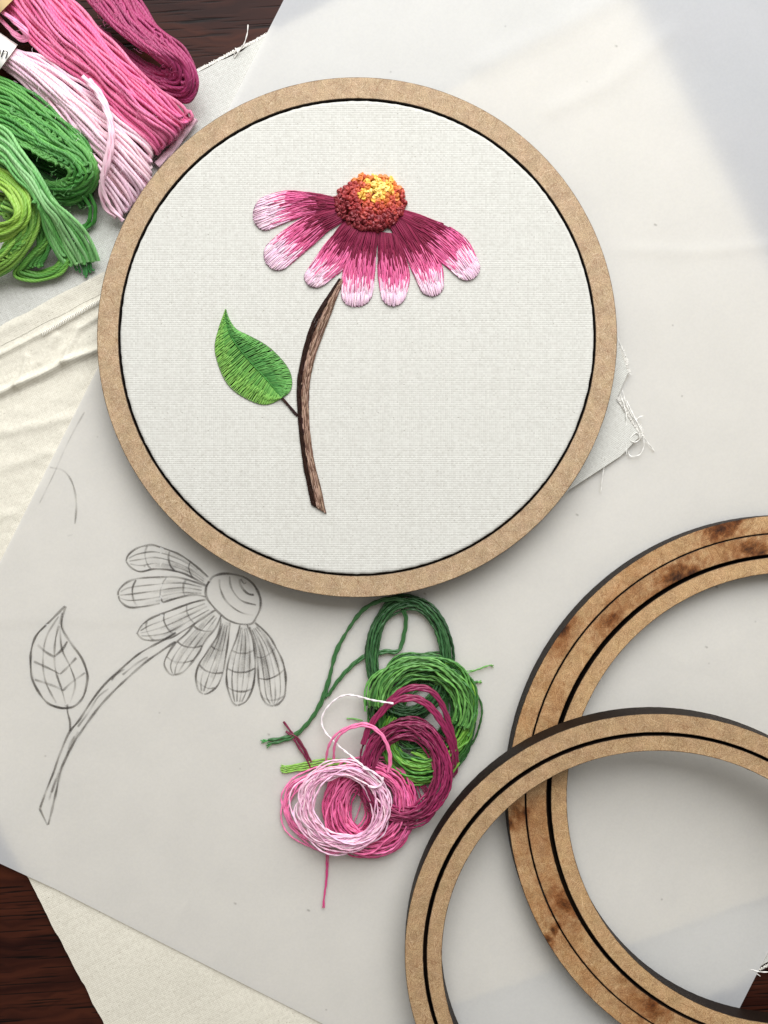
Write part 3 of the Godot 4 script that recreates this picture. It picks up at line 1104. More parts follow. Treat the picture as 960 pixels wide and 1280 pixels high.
	for k in 40:
		for q in 4:
			leaf.quad(k * 5 + q, k * 5 + q + 1, k * 5 + q + 6, k * 5 + q + 5)
	for half in 2:
		var edge: Array = ll if half == 0 else lr
		for layer in 3:
			for s in 130:
				var t := (s + rng.randf()) / 130.0
				var e := curve_at(edge, t)
				var slant := 0.16 if half == 0 else 0.14
				var m := curve_at(mid, clampf(t + slant * sin(PI * t) * 0.9, 0, 1))
				var f0 := 0.0 if layer != 1 else rng.randf_range(0.3, 0.45)
				var f1 := 1.0 if layer == 1 else rng.randf_range(0.45, 0.75)
				if layer == 2:
					f0 = rng.randf_range(0.15, 0.35)
				var light := lin(148, 196, 98)
				var deep := lin(78, 140, 66)
				if half == 1:
					light = lin(126, 186, 102)
					deep = lin(56, 118, 56)
				var mixv := (1.0 - (f0 + f1) * 0.5) * 1.1 + rng.randf_range(-0.25, 0.2)
				var col := deep.lerp(light, clampf(mixv, 0, 1))
				stitch(leaf, e.lerp(m, f0), e.lerp(m, f1), 0.4 + 0.12 * layer, 0.14, shade_of(col), at, 8.2 + 0.06 * layer, rng.randf_range(-0.6, 0.6))
	for s in 18:
		stitch(leaf, curve_at(mid, s / 18.0), curve_at(mid, (s + 1.3) / 18.0), 0.45, 0.2, shade_of(lin(62, 122, 54)), at, 8.2)
	var prev2 := Vector2.ZERO
	for half in 2:
		for s in 33:
			var p := curve_at(ll if half == 0 else lr, s / 32.0)
			if s > 0:
				stitch(leaf, prev2, p, 0.2, 0.1, shade_of(lin(84, 112, 62)), at, 8.2)
			prev2 = p
	put("leaf", leaf.mesh(M.stitch), hoop, "stuff")
	var stalk := MB.new()
	for q in 3:
		var off := Vector2(q * 0.8 - 0.8, -q * 0.6 + 0.6)
		stitch(stalk, Vector2(351, 496) + off, Vector2(361, 507) + off, 0.35, 0.15, lin(50, 30, 26), at, 8.25)
		stitch(stalk, Vector2(360, 506) + off, Vector2(372, 520) + off, 0.35, 0.17, lin(46, 27, 24), at, 8.25)
	put("leaf_stalk", stalk.mesh(M.stitch), hoop, "stuff")
	# flower centre: french knots on a low dome
	var dome := MB.new()
	var dn := 28
	for a in 9:
		for b in dn + 1:
			var r := a / 8.0
			var th := TAU * b / dn
			var p := P(464 + cos(th) * 42 * r, 254 + sin(th) * 33 * r, 8.2 + 1.6 * sqrt(1.0 - r * r * 0.999)) - at
			dome.vert(p, Vector3(cos(th) * r, 1.1 - r, sin(th) * r).normalized(), lin(120, 44, 30), Vector2.ZERO)
	for a in 8:
		for b in dn:
			var q := a * (dn + 1) + b
			dome.quad(q, q + dn + 1, q + dn + 2, q + 1)
	var centre := put("flower_centre", dome.mesh(M.stitch, true), hoop)
	# knot shapes: a thread wound round itself twice; shared by all the knots
	var mats := []
	var tones := [lin(248, 216, 120), lin(240, 190, 84), lin(218, 128, 64), lin(192, 82, 56), lin(172, 60, 52), lin(154, 46, 48), lin(132, 38, 46)]
	for c in tones:
		var m := StandardMaterial3D.new()
		m.albedo_color = (c as Color).linear_to_srgb()
		m.roughness = 0.5
		m.metallic_specular = 0.5
		mats.append(m)
	var shapes := []
	for k in 5:
		var kb := MB.new()
		var path := PackedVector3Array()
		var turns := rng.randf_range(1.6, 2.3)
		for s in 30:
			var t := s / 29.0
			var th := t * turns * TAU
			var r := lerpf(0.62, 0.30, t) * (1.0 + 0.12 * sin(th * 1.7 + k))
			path.append(Vector3(cos(th) * r + 0.16 * sin(t * 9.0 + k), 0.1 + t * 0.42 + 0.2 * sin(th * 1.3 + k * 2.0), sin(th) * r * 0.8 + 0.14 * cos(t * 7.0 + k)) * 0.001)
		path.append(Vector3(0.05, 0.72, 0.0) * 0.001)
		path.append(Vector3(0.0, 0.3, 0.0) * 0.001)
		tube(kb, path, 0.00030, Color.WHITE, 3, 0.22, 4200.0, 9)
		shapes.append(kb)
	var meshes := {}
	var spots := []
	var tries := 0
	while spots.size() < 210 and tries < 9000:
		tries += 1
		var p := Vector2(rng.randf_range(-1, 1), rng.randf_range(-1, 1))
		if p.length() > 1.0: continue
		var q := Vector2(464 + p.x * 42.5, 254.5 + p.y * 34.0)
		var ok := true
		for o in spots:
			if (o as Vector2).distance_to(q) < 5.0:
				ok = false
				break
		if ok: spots.append(q)
	for q in spots:
		var rel := Vector2((q.x - 464) / 42.0, (q.y - 254.5) / 33.0)
		# pale yellow patch high in the middle, through orange to deep red at the rim
		var w := Vector2((q.x - 473.0) / 31.0, (q.y - 236.0) / 22.0).length()
		var w2 := Vector2((q.x - 440.0) / 15.0, (q.y - 224.0) / 8.0).length()
		var tone := (minf(w, w2 * 1.0)) * 3.5 - 0.7 + rng.randf_range(-0.95, 0.95)
		if q.x < 450.0 and q.y > 232.0: tone += 1.3
		var ti := clampi(int(round(tone)), 0, 6)
		var sh := rng.randi_range(0, 4)
		var key := sh * 10 + ti
		if not meshes.has(key):
			meshes[key] = (shapes[sh] as MB).mesh(mats[ti])
		var o := MeshInstance3D.new()
		o.name = fast_name("french_knot", centre)
		o.mesh = meshes[key]
		centre.add_child(o)
		var up := Vector3(rel.x * 0.7 + rng.randf_range(-0.6, 0.6), 1.0, rel.y * 0.7 + rng.randf_range(-0.6, 0.6)).normalized()
		var bs := Basis(Quaternion(Vector3.UP, up)) * Basis(Vector3.UP, rng.randf() * TAU)
		o.transform = Transform3D(bs.scaled_local(Vector3.ONE * rng.randf_range(0.95, 1.35)), P(q.x, q.y, 8.1 + 1.7 * sqrt(maxf(1.0 - rel.length_squared(), 0.0))) - at)


func curve_at(line: Array, t: float) -> Vector2:
	var n := line.size() - 1
	var f := clampf(t, 0.0, 1.0) * n
	var k := mini(int(f), n - 1)
	var a: Vector2 = line[max(k - 1, 0)]
	var b: Vector2 = line[k]
	var c: Vector2 = line[k + 1]
	var d: Vector2 = line[min(k + 2, n)]
	return b.cubic_interpolate(c, a, d, f - k)


func build_spare_hoops() -> void:
	var scorch := [[903, 661, 13, 1.0], [921, 652, 8, 0.9], [847, 721, 15, 1.0], [864, 716, 9, 0.95], [822, 741, 12, 0.6], [835, 735, 10, 0.8], [935, 686, 12, 0.9], [953, 690, 10, 0.9], [762, 776, 13, 0.75], [768, 770, 6, 0.85], [705, 787, 8, 1.0], [700, 806, 12, 0.55], [793, 734, 8, 0.5],
		[647, 1017, 9, 0.75], [638, 1030, 5, 0.95], [655, 1014, 5, 1.0], [705, 1132, 14, 0.8], [691, 1162, 5, 1.0], [685, 1175, 5, 1.0], [698, 1157, 4, 0.9], [815, 1258, 14, 0.8], [795, 1250, 15, 0.55], [880, 655, 8, 0.4], [668, 1050, 20, 0.35], [720, 1120, 16, 0.4]]
	var at := P(990, 1000.5, 1.65)
	var rear := thing("wooden_hoop", "lower bare wooden hoop of three nested rings with brown scorch marks", "embroidery hoop", at, "bare wooden hoops stacked without cloth")
	var tint := Color(0.86, 0.73, 0.58)
	put("outer_ring", ring(987.5, 997, 353.2, 331.3, 1.7, 6.6, at, tint, scorch, 900, 9), rear)
	put("middle_ring", ring(988.2, 997.2, 330.5, 305.0, 1.7, 6.6, at, tint, scorch, 900, 10), rear)
	put("inner_ring", ring(991.0, 998.0, 302.4, 282.4, 1.7, 6.3, at, Color(0.90, 0.79, 0.65), [], 500, 6), rear)
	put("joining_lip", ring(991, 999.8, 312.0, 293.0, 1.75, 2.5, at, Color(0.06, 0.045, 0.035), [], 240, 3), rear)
	# the upper hoop leans on the lower one: it is built level about its own middle and then tilted
	var mid := P(822, 1201, 9.1)
	var front := thing("wooden_hoop", "upper bare wooden hoop of two nested clean rings leaning on the scorched hoop", "embroidery hoop", mid, "bare wooden hoops stacked without cloth")
	var t2 := Color(0.85, 0.775, 0.69)
	put("outer_ring", ring(820.5, 1200.5, 314.0, 290.6, 6.4, 11.6, mid, t2, [], 480, 6), front)
	put("inner_ring", ring(821.8, 1201.4, 287.6, 268.2, 6.4, 11.4, mid, t2, [], 480, 6), front)
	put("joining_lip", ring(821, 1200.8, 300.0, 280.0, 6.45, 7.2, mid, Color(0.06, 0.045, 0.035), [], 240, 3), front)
	front.transform.basis = Basis(Vector3(0.76, 0.0, 0.65).normalized(), deg_to_rad(4.2))


# ------------------------------------------------------------------ floss

func loft(guides: Array, u: float, count: int) -> PackedVector3Array:
	var f := clampf(u, 0.0, 1.0) * (guides.size() - 1)
	var k := mini(int(f), guides.size() - 2)
	var t := f - k
	var a: PackedVector3Array = guides[k]
	var b: PackedVector3Array = guides[k + 1]
	var o := PackedVector3Array()
	o.resize(count)
	for q in count:
		o[q] = a[q].lerp(b[q], t)
	return o


func bundle(parent: Node3D, called: String, rows: Array, strands: int, layers: int, r_mm: float, colors: Array, wander: float, bulge: float, u_shrink := 0.06) -> void:
	# strands spread between guide lines, several layers deep
	var guides := []
	var longest := 0.0
	for g in rows:
		var a := V(g)
		var l := 0.0
		for k in range(1, a.size()):
			l += (a[k] as Vector3).distance_to(a[k - 1])
		longest = maxf(longest, l)
	var count := maxi(12, int(longest / 2.2))
	for g in rows:
		guides.append(spline(V(g), count))
	for layer in layers:
		var n := strands - layer * 2
		for s in n:
			var u := (s + rng.randf_range(0.36, 0.64)) / n
			u = clampf(lerpf(u_shrink * layer, 1.0 - u_shrink * layer, u), 0.0, 1.0)
			var pp := loft(guides, u, count)
			var s1 := rng.randf() * 50.0
			var dh := -layer * r_mm * 1.6 + rng.randf_range(-0.3, 0.3) * r_mm * 2.0
			for q in count:
				var t := (pp[mini(q + 1, count - 1)] - pp[maxi(q - 1, 0)])
				var sd := Vector2(-t.y, t.x).normalized() * wander * (wob.get_noise_2d(q * 0.025, s1) * 1.6 + 0.12 * wob.get_noise_2d(q * 0.09, s1 + 9.0))
				pp[q] += Vector3(sd.x, sd.y, 0)
				pp[q].z = maxf(pp[q].z + dh + bulge * (1.0 - pow(2.0 * u - 1.0, 2.0)) + 0.8 * r_mm * wob.get_noise_2d(q * 0.035, s1 + 20.0), 0.6 + r_mm)
			var mb := MB.new()
			var c: Color = shade_of((colors[0] as Color).lerp(colors[1], rng.randf()), 0.1)
			yarn(mb, world_path(pp), r_mm * 0.001 * rng.randf_range(0.92, 1.08), c)
			put(called, mb.mesh(M.yarn), parent)


func stray_fibres(parent: Node3D, spine: Array, spread_: float, n: int, col: Color) -> void:
	var pts := spline(V(spine), 60)
	var mb := MB.new()
	for k in n:
		var p := pts[rng.randi_range(0, 59)] + Vector3(rng.randf_range(-1, 1) * spread_, rng.randf_range(-1, 1) * spread_, rng.randf_range(0.0, 1.2))
		var a := rng.randf() * TAU
		var b := a + rng.randf_range(-1.2, 1.2)
		var l := rng.randf_range(3.0, 10.0)
		strand(mb, [[p.x, p.y, p.z], [p.x + cos(a) * l * 0.5, p.y + sin(a) * l * 0.5, p.z + rng.randf_range(0.1, 0.9)], [p.x + cos(a) * l * 0.5 + cos(b) * l * 0.5, p.y + sin(a) * l * 0.5 + sin(b) * l * 0.5, p.z + rng.randf_range(-0.3, 0.8)]], 0.022, col, 2.0, 2, 0.1, 100.0)
	put("stray_fibres", mb.mesh(M.floss), parent, "stuff")


func build_skeins() -> void:
	var grp := "floss skeins piled at the table edge"
	# crimson skein
	var a := thing("floss_skein", "dark crimson floss skein looped over at its end on the bare wood", "embroidery floss", Vector3.ZERO, grp)
	bundle(a, "strand", [
		[[160, -25, 7], [190, 22, 8.5], [226, 55, 9.2], [241, 79, 8.5], [249, 102, 7], [246, 122, 5.5], [234, 131, 4.5], [212, 125, 4], [185, 108, 4], [150, 85, 4], [110, 52, 4], [60, 5, 4], [35, -20, 4]],
		[[138, -25, 9.5], [168, 26, 10.5], [200, 56, 11], [224, 76, 10.5], [233, 95, 8.5], [227, 110, 6.5], [208, 108, 6], [180, 94, 6], [150, 73, 6], [115, 42, 6], [75, 5, 6], [55, -18, 6]],
		[[116, -25, 9], [145, 22, 10], [178, 53, 10.5], [206, 74, 10], [217, 85, 8.2], [211, 93, 7], [196, 91, 6], [177, 80, 5.4], [150, 62, 5.2], [118, 36, 5.2], [85, 2, 5.5], [65, -22, 5.5]],
		[[92, -25, 8.5], [126, 18, 9.5], [160, 48, 9.8], [190, 68, 9.4], [205, 79, 8.6], [208, 84, 7.6], [200, 87, 6.6], [178, 76, 5.8], [150, 57, 5.6], [118, 30, 5.6], [92, 2, 5.8], [76, -22, 5.8]]], 20, 3, 0.43, [lin(150, 36, 88), lin(172, 52, 108)], 3.2, 0.3)
	# mid pink skein
	var b := thing("floss_skein", "bright rose pink floss skein lying between the crimson and the pale one", "embroidery floss", Vector3.ZERO, grp)
	bundle(b, "strand", [
		[[66, -25, 6], [108, 18, 7.5], [150, 62, 8.5], [190, 100, 7.8], [218, 125, 6.5], [235, 141, 4.6], [238, 147, 2.8], [225, 138, 2], [200, 120, 2]],
		[[35, -20, 9], [70, 25, 9.5], [112, 70, 10], [160, 118, 9.2], [195, 148, 8], [214, 163, 6], [219, 170, 3.6], [205, 158, 2.4], [185, 140, 2.4]],
		[[-12, -2, 6.5], [28, 42, 7], [70, 80, 7.5], [110, 107, 7.5], [150, 145, 7], [180, 172, 6], [193, 188, 4.6], [195, 193, 2.8], [180, 178, 2], [165, 165, 2]]], 19, 3, 0.44, [lin(222, 92, 142), lin(240, 130, 172)], 3.0, 0.4)
	var lo := MB.new()
	for q in 4:
		strand(lo, [[2 + q, 14 + q, 9], [14 + q, 24, 10.5], [30 + q * 0.8, 40 - q, 10.5], [36 - q, 47 - q, 9.8], [30 - q, 51 - q * 1.6, 9], [20 - q, 46 - q * 2, 8.8], [8 - q, 32 - q, 8.2], [-5, 18, 8]], 0.4, lin(243, 150, 188), 2.0)
	put("small_loop", lo.mesh(M.floss), b, "stuff")
	put("paper_tie", band([[-20, -12, 7], [-8, 0, 7.4], [4, 12, 7.2]], 21.0, 3.6, M.kraft, 0.75), b)
	# pale pink skein with its paper band
	var c := thing("floss_skein", "pale blush pink floss skein held by a white paper band", "embroidery floss", Vector3.ZERO, grp)
	bundle(c, "strand", [
		[[-14, 46, 6.5], [18, 61, 7], [60, 75, 7.2], [95, 98, 7.2], [128, 122, 7], [165, 146, 6.4], [187, 166, 5], [193, 178, 3.2], [185, 172, 2], [165, 155, 2]],
		[[-18, 58, 8], [14, 74, 8.8], [50, 98, 9.4], [90, 132, 9.6], [125, 168, 9], [158, 200, 7.8], [180, 225, 5.6], [186, 236, 3.4], [172, 222, 2.2], [150, 195, 2.2]],
		[[-24, 66, 5.5], [8, 85, 6.2], [38, 112, 7], [68, 150, 7.2], [95, 190, 6.8], [118, 218, 6], [140, 250, 4.6], [151, 271, 3], [140, 258, 2], [120, 228, 2]]], 18, 3, 0.48, [lin(240, 196, 212), lin(250, 218, 228)], 2.6, 0.3)
	var cr := MB.new()
	strand(cr, [[104, 96, 9.5], [122, 118, 11], [135, 148, 11.6], [137, 175, 11.2], [131, 205, 9.8], [128, 232, 7.6], [137, 257, 5], [154, 276, 3]], 0.5, lin(246, 206, 220), 2.0)
	strand(cr, [[112, 100, 9.5], [128, 120, 10.8], [139, 150, 11.3], [141, 178, 10.8], [135, 208, 9.4], [126, 236, 6.8], [131, 259, 4.4], [145, 272, 3.4]], 0.5, lin(244, 200, 216), 2.0)
	put("crossing_strand", cr.mesh(M.floss), c, "stuff")
	var bd := put("paper_band", band([[-49, 33, 6.3], [-20, 53, 6.6], [9, 74, 6.4]], 22.0, 4.0, M.card, 1.0), c)
	var tx := TextMesh.new()
	var sf := SystemFont.new()
	sf.font_names = PackedStringArray(["Droid Sans"])
	tx.font = sf
	tx.text = "on"
	tx.font_size = 32
	tx.pixel_size = 0.00002
	tx.depth = 0.00004
	tx.material = M.ink
	var lt := MeshInstance3D.new()
	lt.name = "lettering"
	lt.mesh = tx
	bd.add_child(lt)
	lt.transform = Transform3D(Basis(Vector3.UP, deg_to_rad(-20)) * Basis(Vector3.RIGHT, deg_to_rad(-90)), P(1.5, 65.0, 10.75))
	stray_fibres(a, [[120, 10, 11], [180, 55, 11], [235, 100, 8]], 16.0, 70, lin(196, 90, 140))
	stray_fibres(b, [[40, 20, 10.5], [110, 75, 10.8], [200, 150, 8]], 18.0, 90, lin(246, 160, 194))
	stray_fibres(c, [[30, 78, 9.8], [90, 140, 10.2], [160, 215, 8]], 20.0, 90, lin(252, 232, 238))
	# loose pale strand tucked under the rose pink skein
	var sl := MB.new()
	for q in 4:
		var d := q * 2.0 - 3.0
		strand(sl, [[99 + d * 0.7, 37 - d * 0.5, 5.5], [118 + d, 54 - d, 5.0], [142 + d, 75 - d, 3.5], [175, 110, 2.0], [205, 140, 1.6]], 0.42, lin(240, 212, 214), 2.0)
		strand(sl, [[196 + d * 0.5, 206 + d * 0.5, 1.6], [214 + d * 0.6, 188 + d * 0.6, 1.8], [228 + d * 0.6, 169 + d * 0.5, 2.0], [243 + d, 148 + d * 0.6, 2.2]], 0.42, lin(240, 200, 214), 2.0)
	var so := thing("loose_thread", "faded pink loose thread end peeping out from under the rose skein", "thread")
	put("strand", sl.mesh(M.floss), so, "stuff")
	# mid green skein
	var g := thing("floss_skein", "deep leaf green floss skein twisted into a knotted loop", "embroidery floss", Vector3.ZERO, grp)
	var g0 := lin(58, 130, 48)
	var g1 := lin(100, 170, 78)
	bundle(g, "strand", [
		[[-25, 82, 6], [20, 101, 7.5], [55, 127, 8.5], [90, 158, 8.8], [112, 184, 8], [122, 210, 7], [120, 234, 5], [105, 250, 3.6], [85, 256, 3], [60, 248, 3]],
		[[-25, 125, 9], [20, 146, 10.4], [50, 168, 11], [76, 184, 11], [100, 200, 10.2], [110, 216, 8.8], [104, 230, 7.4], [88, 237, 6.5], [68, 238, 5], [48, 230, 4]],
		[[-25, 160, 8], [15, 176, 9.5], [40, 190, 10], [62, 201, 10], [78, 208, 9.8], [86, 217, 9], [82, 226, 7.6], [70, 229, 6], [54, 226, 5], [40, 220, 4]]], 20, 3, 0.43, [g0, g1], 3.4, 0.2)
	bundle(g, "wrapped_strand", [
		[[-25, 148, 11], [8, 163, 12], [26, 188, 12.4], [46, 214, 12], [64, 244, 11], [87, 268, 8.6], [108, 292, 6], [119, 312, 3.8], [124, 326, 2.4]],
		[[-25, 195, 10], [4, 206, 11], [24, 226, 11.4], [42, 250, 11], [52, 274, 9], [60, 296, 6], [68, 314, 4.2], [78, 330, 2.4]]], 15, 2, 0.42, [lin(92, 166, 80), lin(146, 202, 130)], 2.6, 0.3)
	bundle(g, "strand", [
		[[-25, 168, 6], [14, 200, 7], [44, 240, 7], [62, 276, 6], [66, 306, 4.4], [56, 330, 3]],
		[[-25, 190, 5], [6, 214, 6], [32, 250, 6], [46, 284, 5.4], [44, 312, 4], [28, 334, 3]]], 9, 2, 0.42, [lin(52, 118, 44), lin(92, 158, 66)], 2.6, 0.2)
	bundle(g, "strand", [
		[[30, 176, 4.6], [70, 196, 4.8], [104, 216, 4.4], [118, 240, 3]],
		[[10, 200, 4.2], [50, 222, 4.4], [84, 242, 4], [100, 262, 2.6]]], 10, 2, 0.43, [lin(36, 96, 36), lin(64, 126, 52)], 2.0, 0.2)
	var tl := MB.new()
	for q in 7:
		var x := 92.0 + q * 3.4
		strand(tl, [[x - 6, 312, 3.4], [x, 325, 2.4], [x + rng.randf_range(0, 6), 336, 1.6], [x + rng.randf_range(2, 9), 347 - absf(q - 3) * 3.0, 1.3]], 0.3, shade_of(lin(50, 120, 56)), 1.6)
	strand(tl, [[110, 238, 5], [119, 260, 3.4], [116, 279, 2], [100, 288, 1.6]], 0.46, g0, 2.0)
	strand(tl, [[104, 244, 5], [113, 262, 3.2], [109, 280, 2], [96, 286, 1.6]], 0.46, g0, 2.0)
	put("cut_ends", tl.mesh(M.floss), g, "stuff")
	stray_fibres(g, [[10, 140, 11], [70, 190, 11.5], [90, 270, 9], [105, 315, 4]], 22.0, 110, lin(120, 184, 110))
	# yellow green skein
	var y := thing("floss_skein", "light yellow green floss skein curled in tight loops by the deep green one", "embroidery floss", Vector3.ZERO, grp)
	var y0 := lin(120, 168, 52)
	var y1 := lin(166, 200, 84)
	bundle(y, "strand", [
		[[-25, 203, 8], [8, 215, 9.5], [31, 238, 10.6], [38, 262, 10.6], [31, 281, 10], [10, 297, 9], [-25, 306, 8]],
		[[-25, 228, 9.5], [4, 240, 10.8], [17, 256, 11.4], [18, 270, 11.4], [7, 279, 11], [-25, 286, 10]]], 11, 2, 0.42, [y0, y1], 2.5, 0.2)
	bundle(y, "strand", [
		[[-25, 236, 7], [14, 248, 7], [34, 272, 7], [32, 300, 6], [12, 326, 5], [-25, 342, 4]],
		[[-25, 262, 6], [4, 268, 6], [14, 284, 6], [10, 300, 5.5], [-4, 318, 5], [-25, 328, 4]]], 12, 2, 0.42, [lin(92, 148, 48), lin(136, 182, 70)], 2.8, 0.2)
	bundle(y, "strand", [
		[[22, 214, 7], [47, 244, 7.4], [52, 270, 7.2], [43, 302, 6.4], [20, 330, 5], [-8, 348, 3.4], [-25, 354, 2.4]],
		[[0, 262, 9.5], [24, 272, 9.6], [27, 290, 9.2], [10, 308, 8.6], [-8, 322, 7.8], [-25, 332, 7]]], 12, 3, 0.42, [lin(86, 150, 52), lin(138, 186, 72)], 2.8, 0.2)
	bundle(y, "strand", [
		[[72, 284, 5.4], [56, 308, 5], [34, 328, 4.2], [19, 344, 2.8], [45, 352, 2], [77, 342, 2.4], [90, 322, 3], [88, 306, 3.4]],
		[[62, 288, 5], [48, 308, 4.8], [34, 324, 4.2], [30, 334, 3], [48, 340, 2.2], [68, 332, 2.6], [76, 318, 3], [76, 304, 3.4]]], 6, 2, 0.44, [lin(78, 138, 50), lin(112, 170, 66)], 2.4, 0.2)


func band(axis: Array, half_w: float, half_h: float, mat: Material, opening := 1.0) -> ArrayMesh:
	# a paper sleeve wrapped round a bundle
	var mb := MB.new()
	var pp := spline(V(axis), 14)
	var n := 28
	for k in pp.size():
		var t := (pp[mini(k + 1, pp.size() - 1)] - pp[maxi(k - 1, 0)])
		var s := Vector2(-t.y, t.x).normalized()
		for q in n + 1:
			var th := TAU * q / n
			var r := 1.0 + 0.03 * wob.get_noise_2d(th * 2.0, k * 0.3)
			var x := pp[k].x + s.x * cos(th) * half_w * r
			var y := pp[k].y + s.y * cos(th) * half_w * r
			mb.vert(P(x, y, maxf(pp[k].z + sin(th) * half_h * r, 0.7)), Vector3(s.x * cos(th), sin(th), s.y * cos(th)).normalized(), Color.WHITE, Vector2(q / float(n), k * 0.1))
	for k in pp.size() - 1:
		for q in n:
			var a := k * (n + 1) + q
			mb.quad(a, a + n + 1, a + n + 2, a + 1)
	return mb.mesh(mat, true)


func loops(parent: Node3D, called: String, c: Vector2, rx: float, ry: float, turn: float, n: int, band_w: float, h: float, dh: float, r_mm: float, colors: Array, from := 0.0, to := TAU, messy := 1.0, shift := Vector2.ZERO) -> void:
	# turns of a wound thread, each a loop of its own
	for k in n:
		var rr := rng.randf_range(-1.0, 1.0)
		var ax := rx + rr * band_w * 0.5
		var ay := ry + rr * band_w * 0.5
		var s1 := rng.randf() * 80.0
		var ph := rng.randf() * TAU
		var d := Vector2(rng.randf_range(-1, 1), rng.randf_range(-1, 1)) * (2.0 if rng.randf() < 0.8 else 4.5) * messy + shift * rng.randf()
		var span := to - from
		var cnt := int(maxf(rx, ry) * span / 1.9)
		var path := PackedVector3Array()
		var hb := h + dh * (1.0 - rr * rr) * rng.randf_range(0.3, 1.0)
		for q in cnt + 1:
			var t := from + span * q / cnt
			var w := 1.0 + 0.03 * messy * sin(2.0 * t + ph) + 0.012 * messy * sin(5.0 * t + ph * 2.0) + 0.03 * messy * wob.get_noise_2d(cos(t) * 1.2 + s1, sin(t) * 1.2)
			var p := Vector2(cos(t) * ax * w, sin(t) * ay * w).rotated(turn) + c + d
			path.append(P(p.x, p.y, maxf(hb + 0.5 * wob.get_noise_2d(cos(t) * 1.5 + 30.0, sin(t) * 1.5 + s1), 1.65 + r_mm)))
		var mb := MB.new()
		var mix_ := rng.randf()
		var c0: Color = shade_of((colors[0] as Color).lerp(colors[1], mix_), 0.12)
		tube(mb, path, r_mm * 0.001, c0, 2, 0.2, 2900.0, 8)
		put(called, mb.mesh(M.floss), parent)


func C4(rows: Array) -> Array:
	# rows traced at three times the plan scale from (320, 730)
	var o := []
	for r in rows:
		o.append([r[0] / 3.0 + 320.0, r[1] / 3.0 + 730.0, r[2]])
	return o


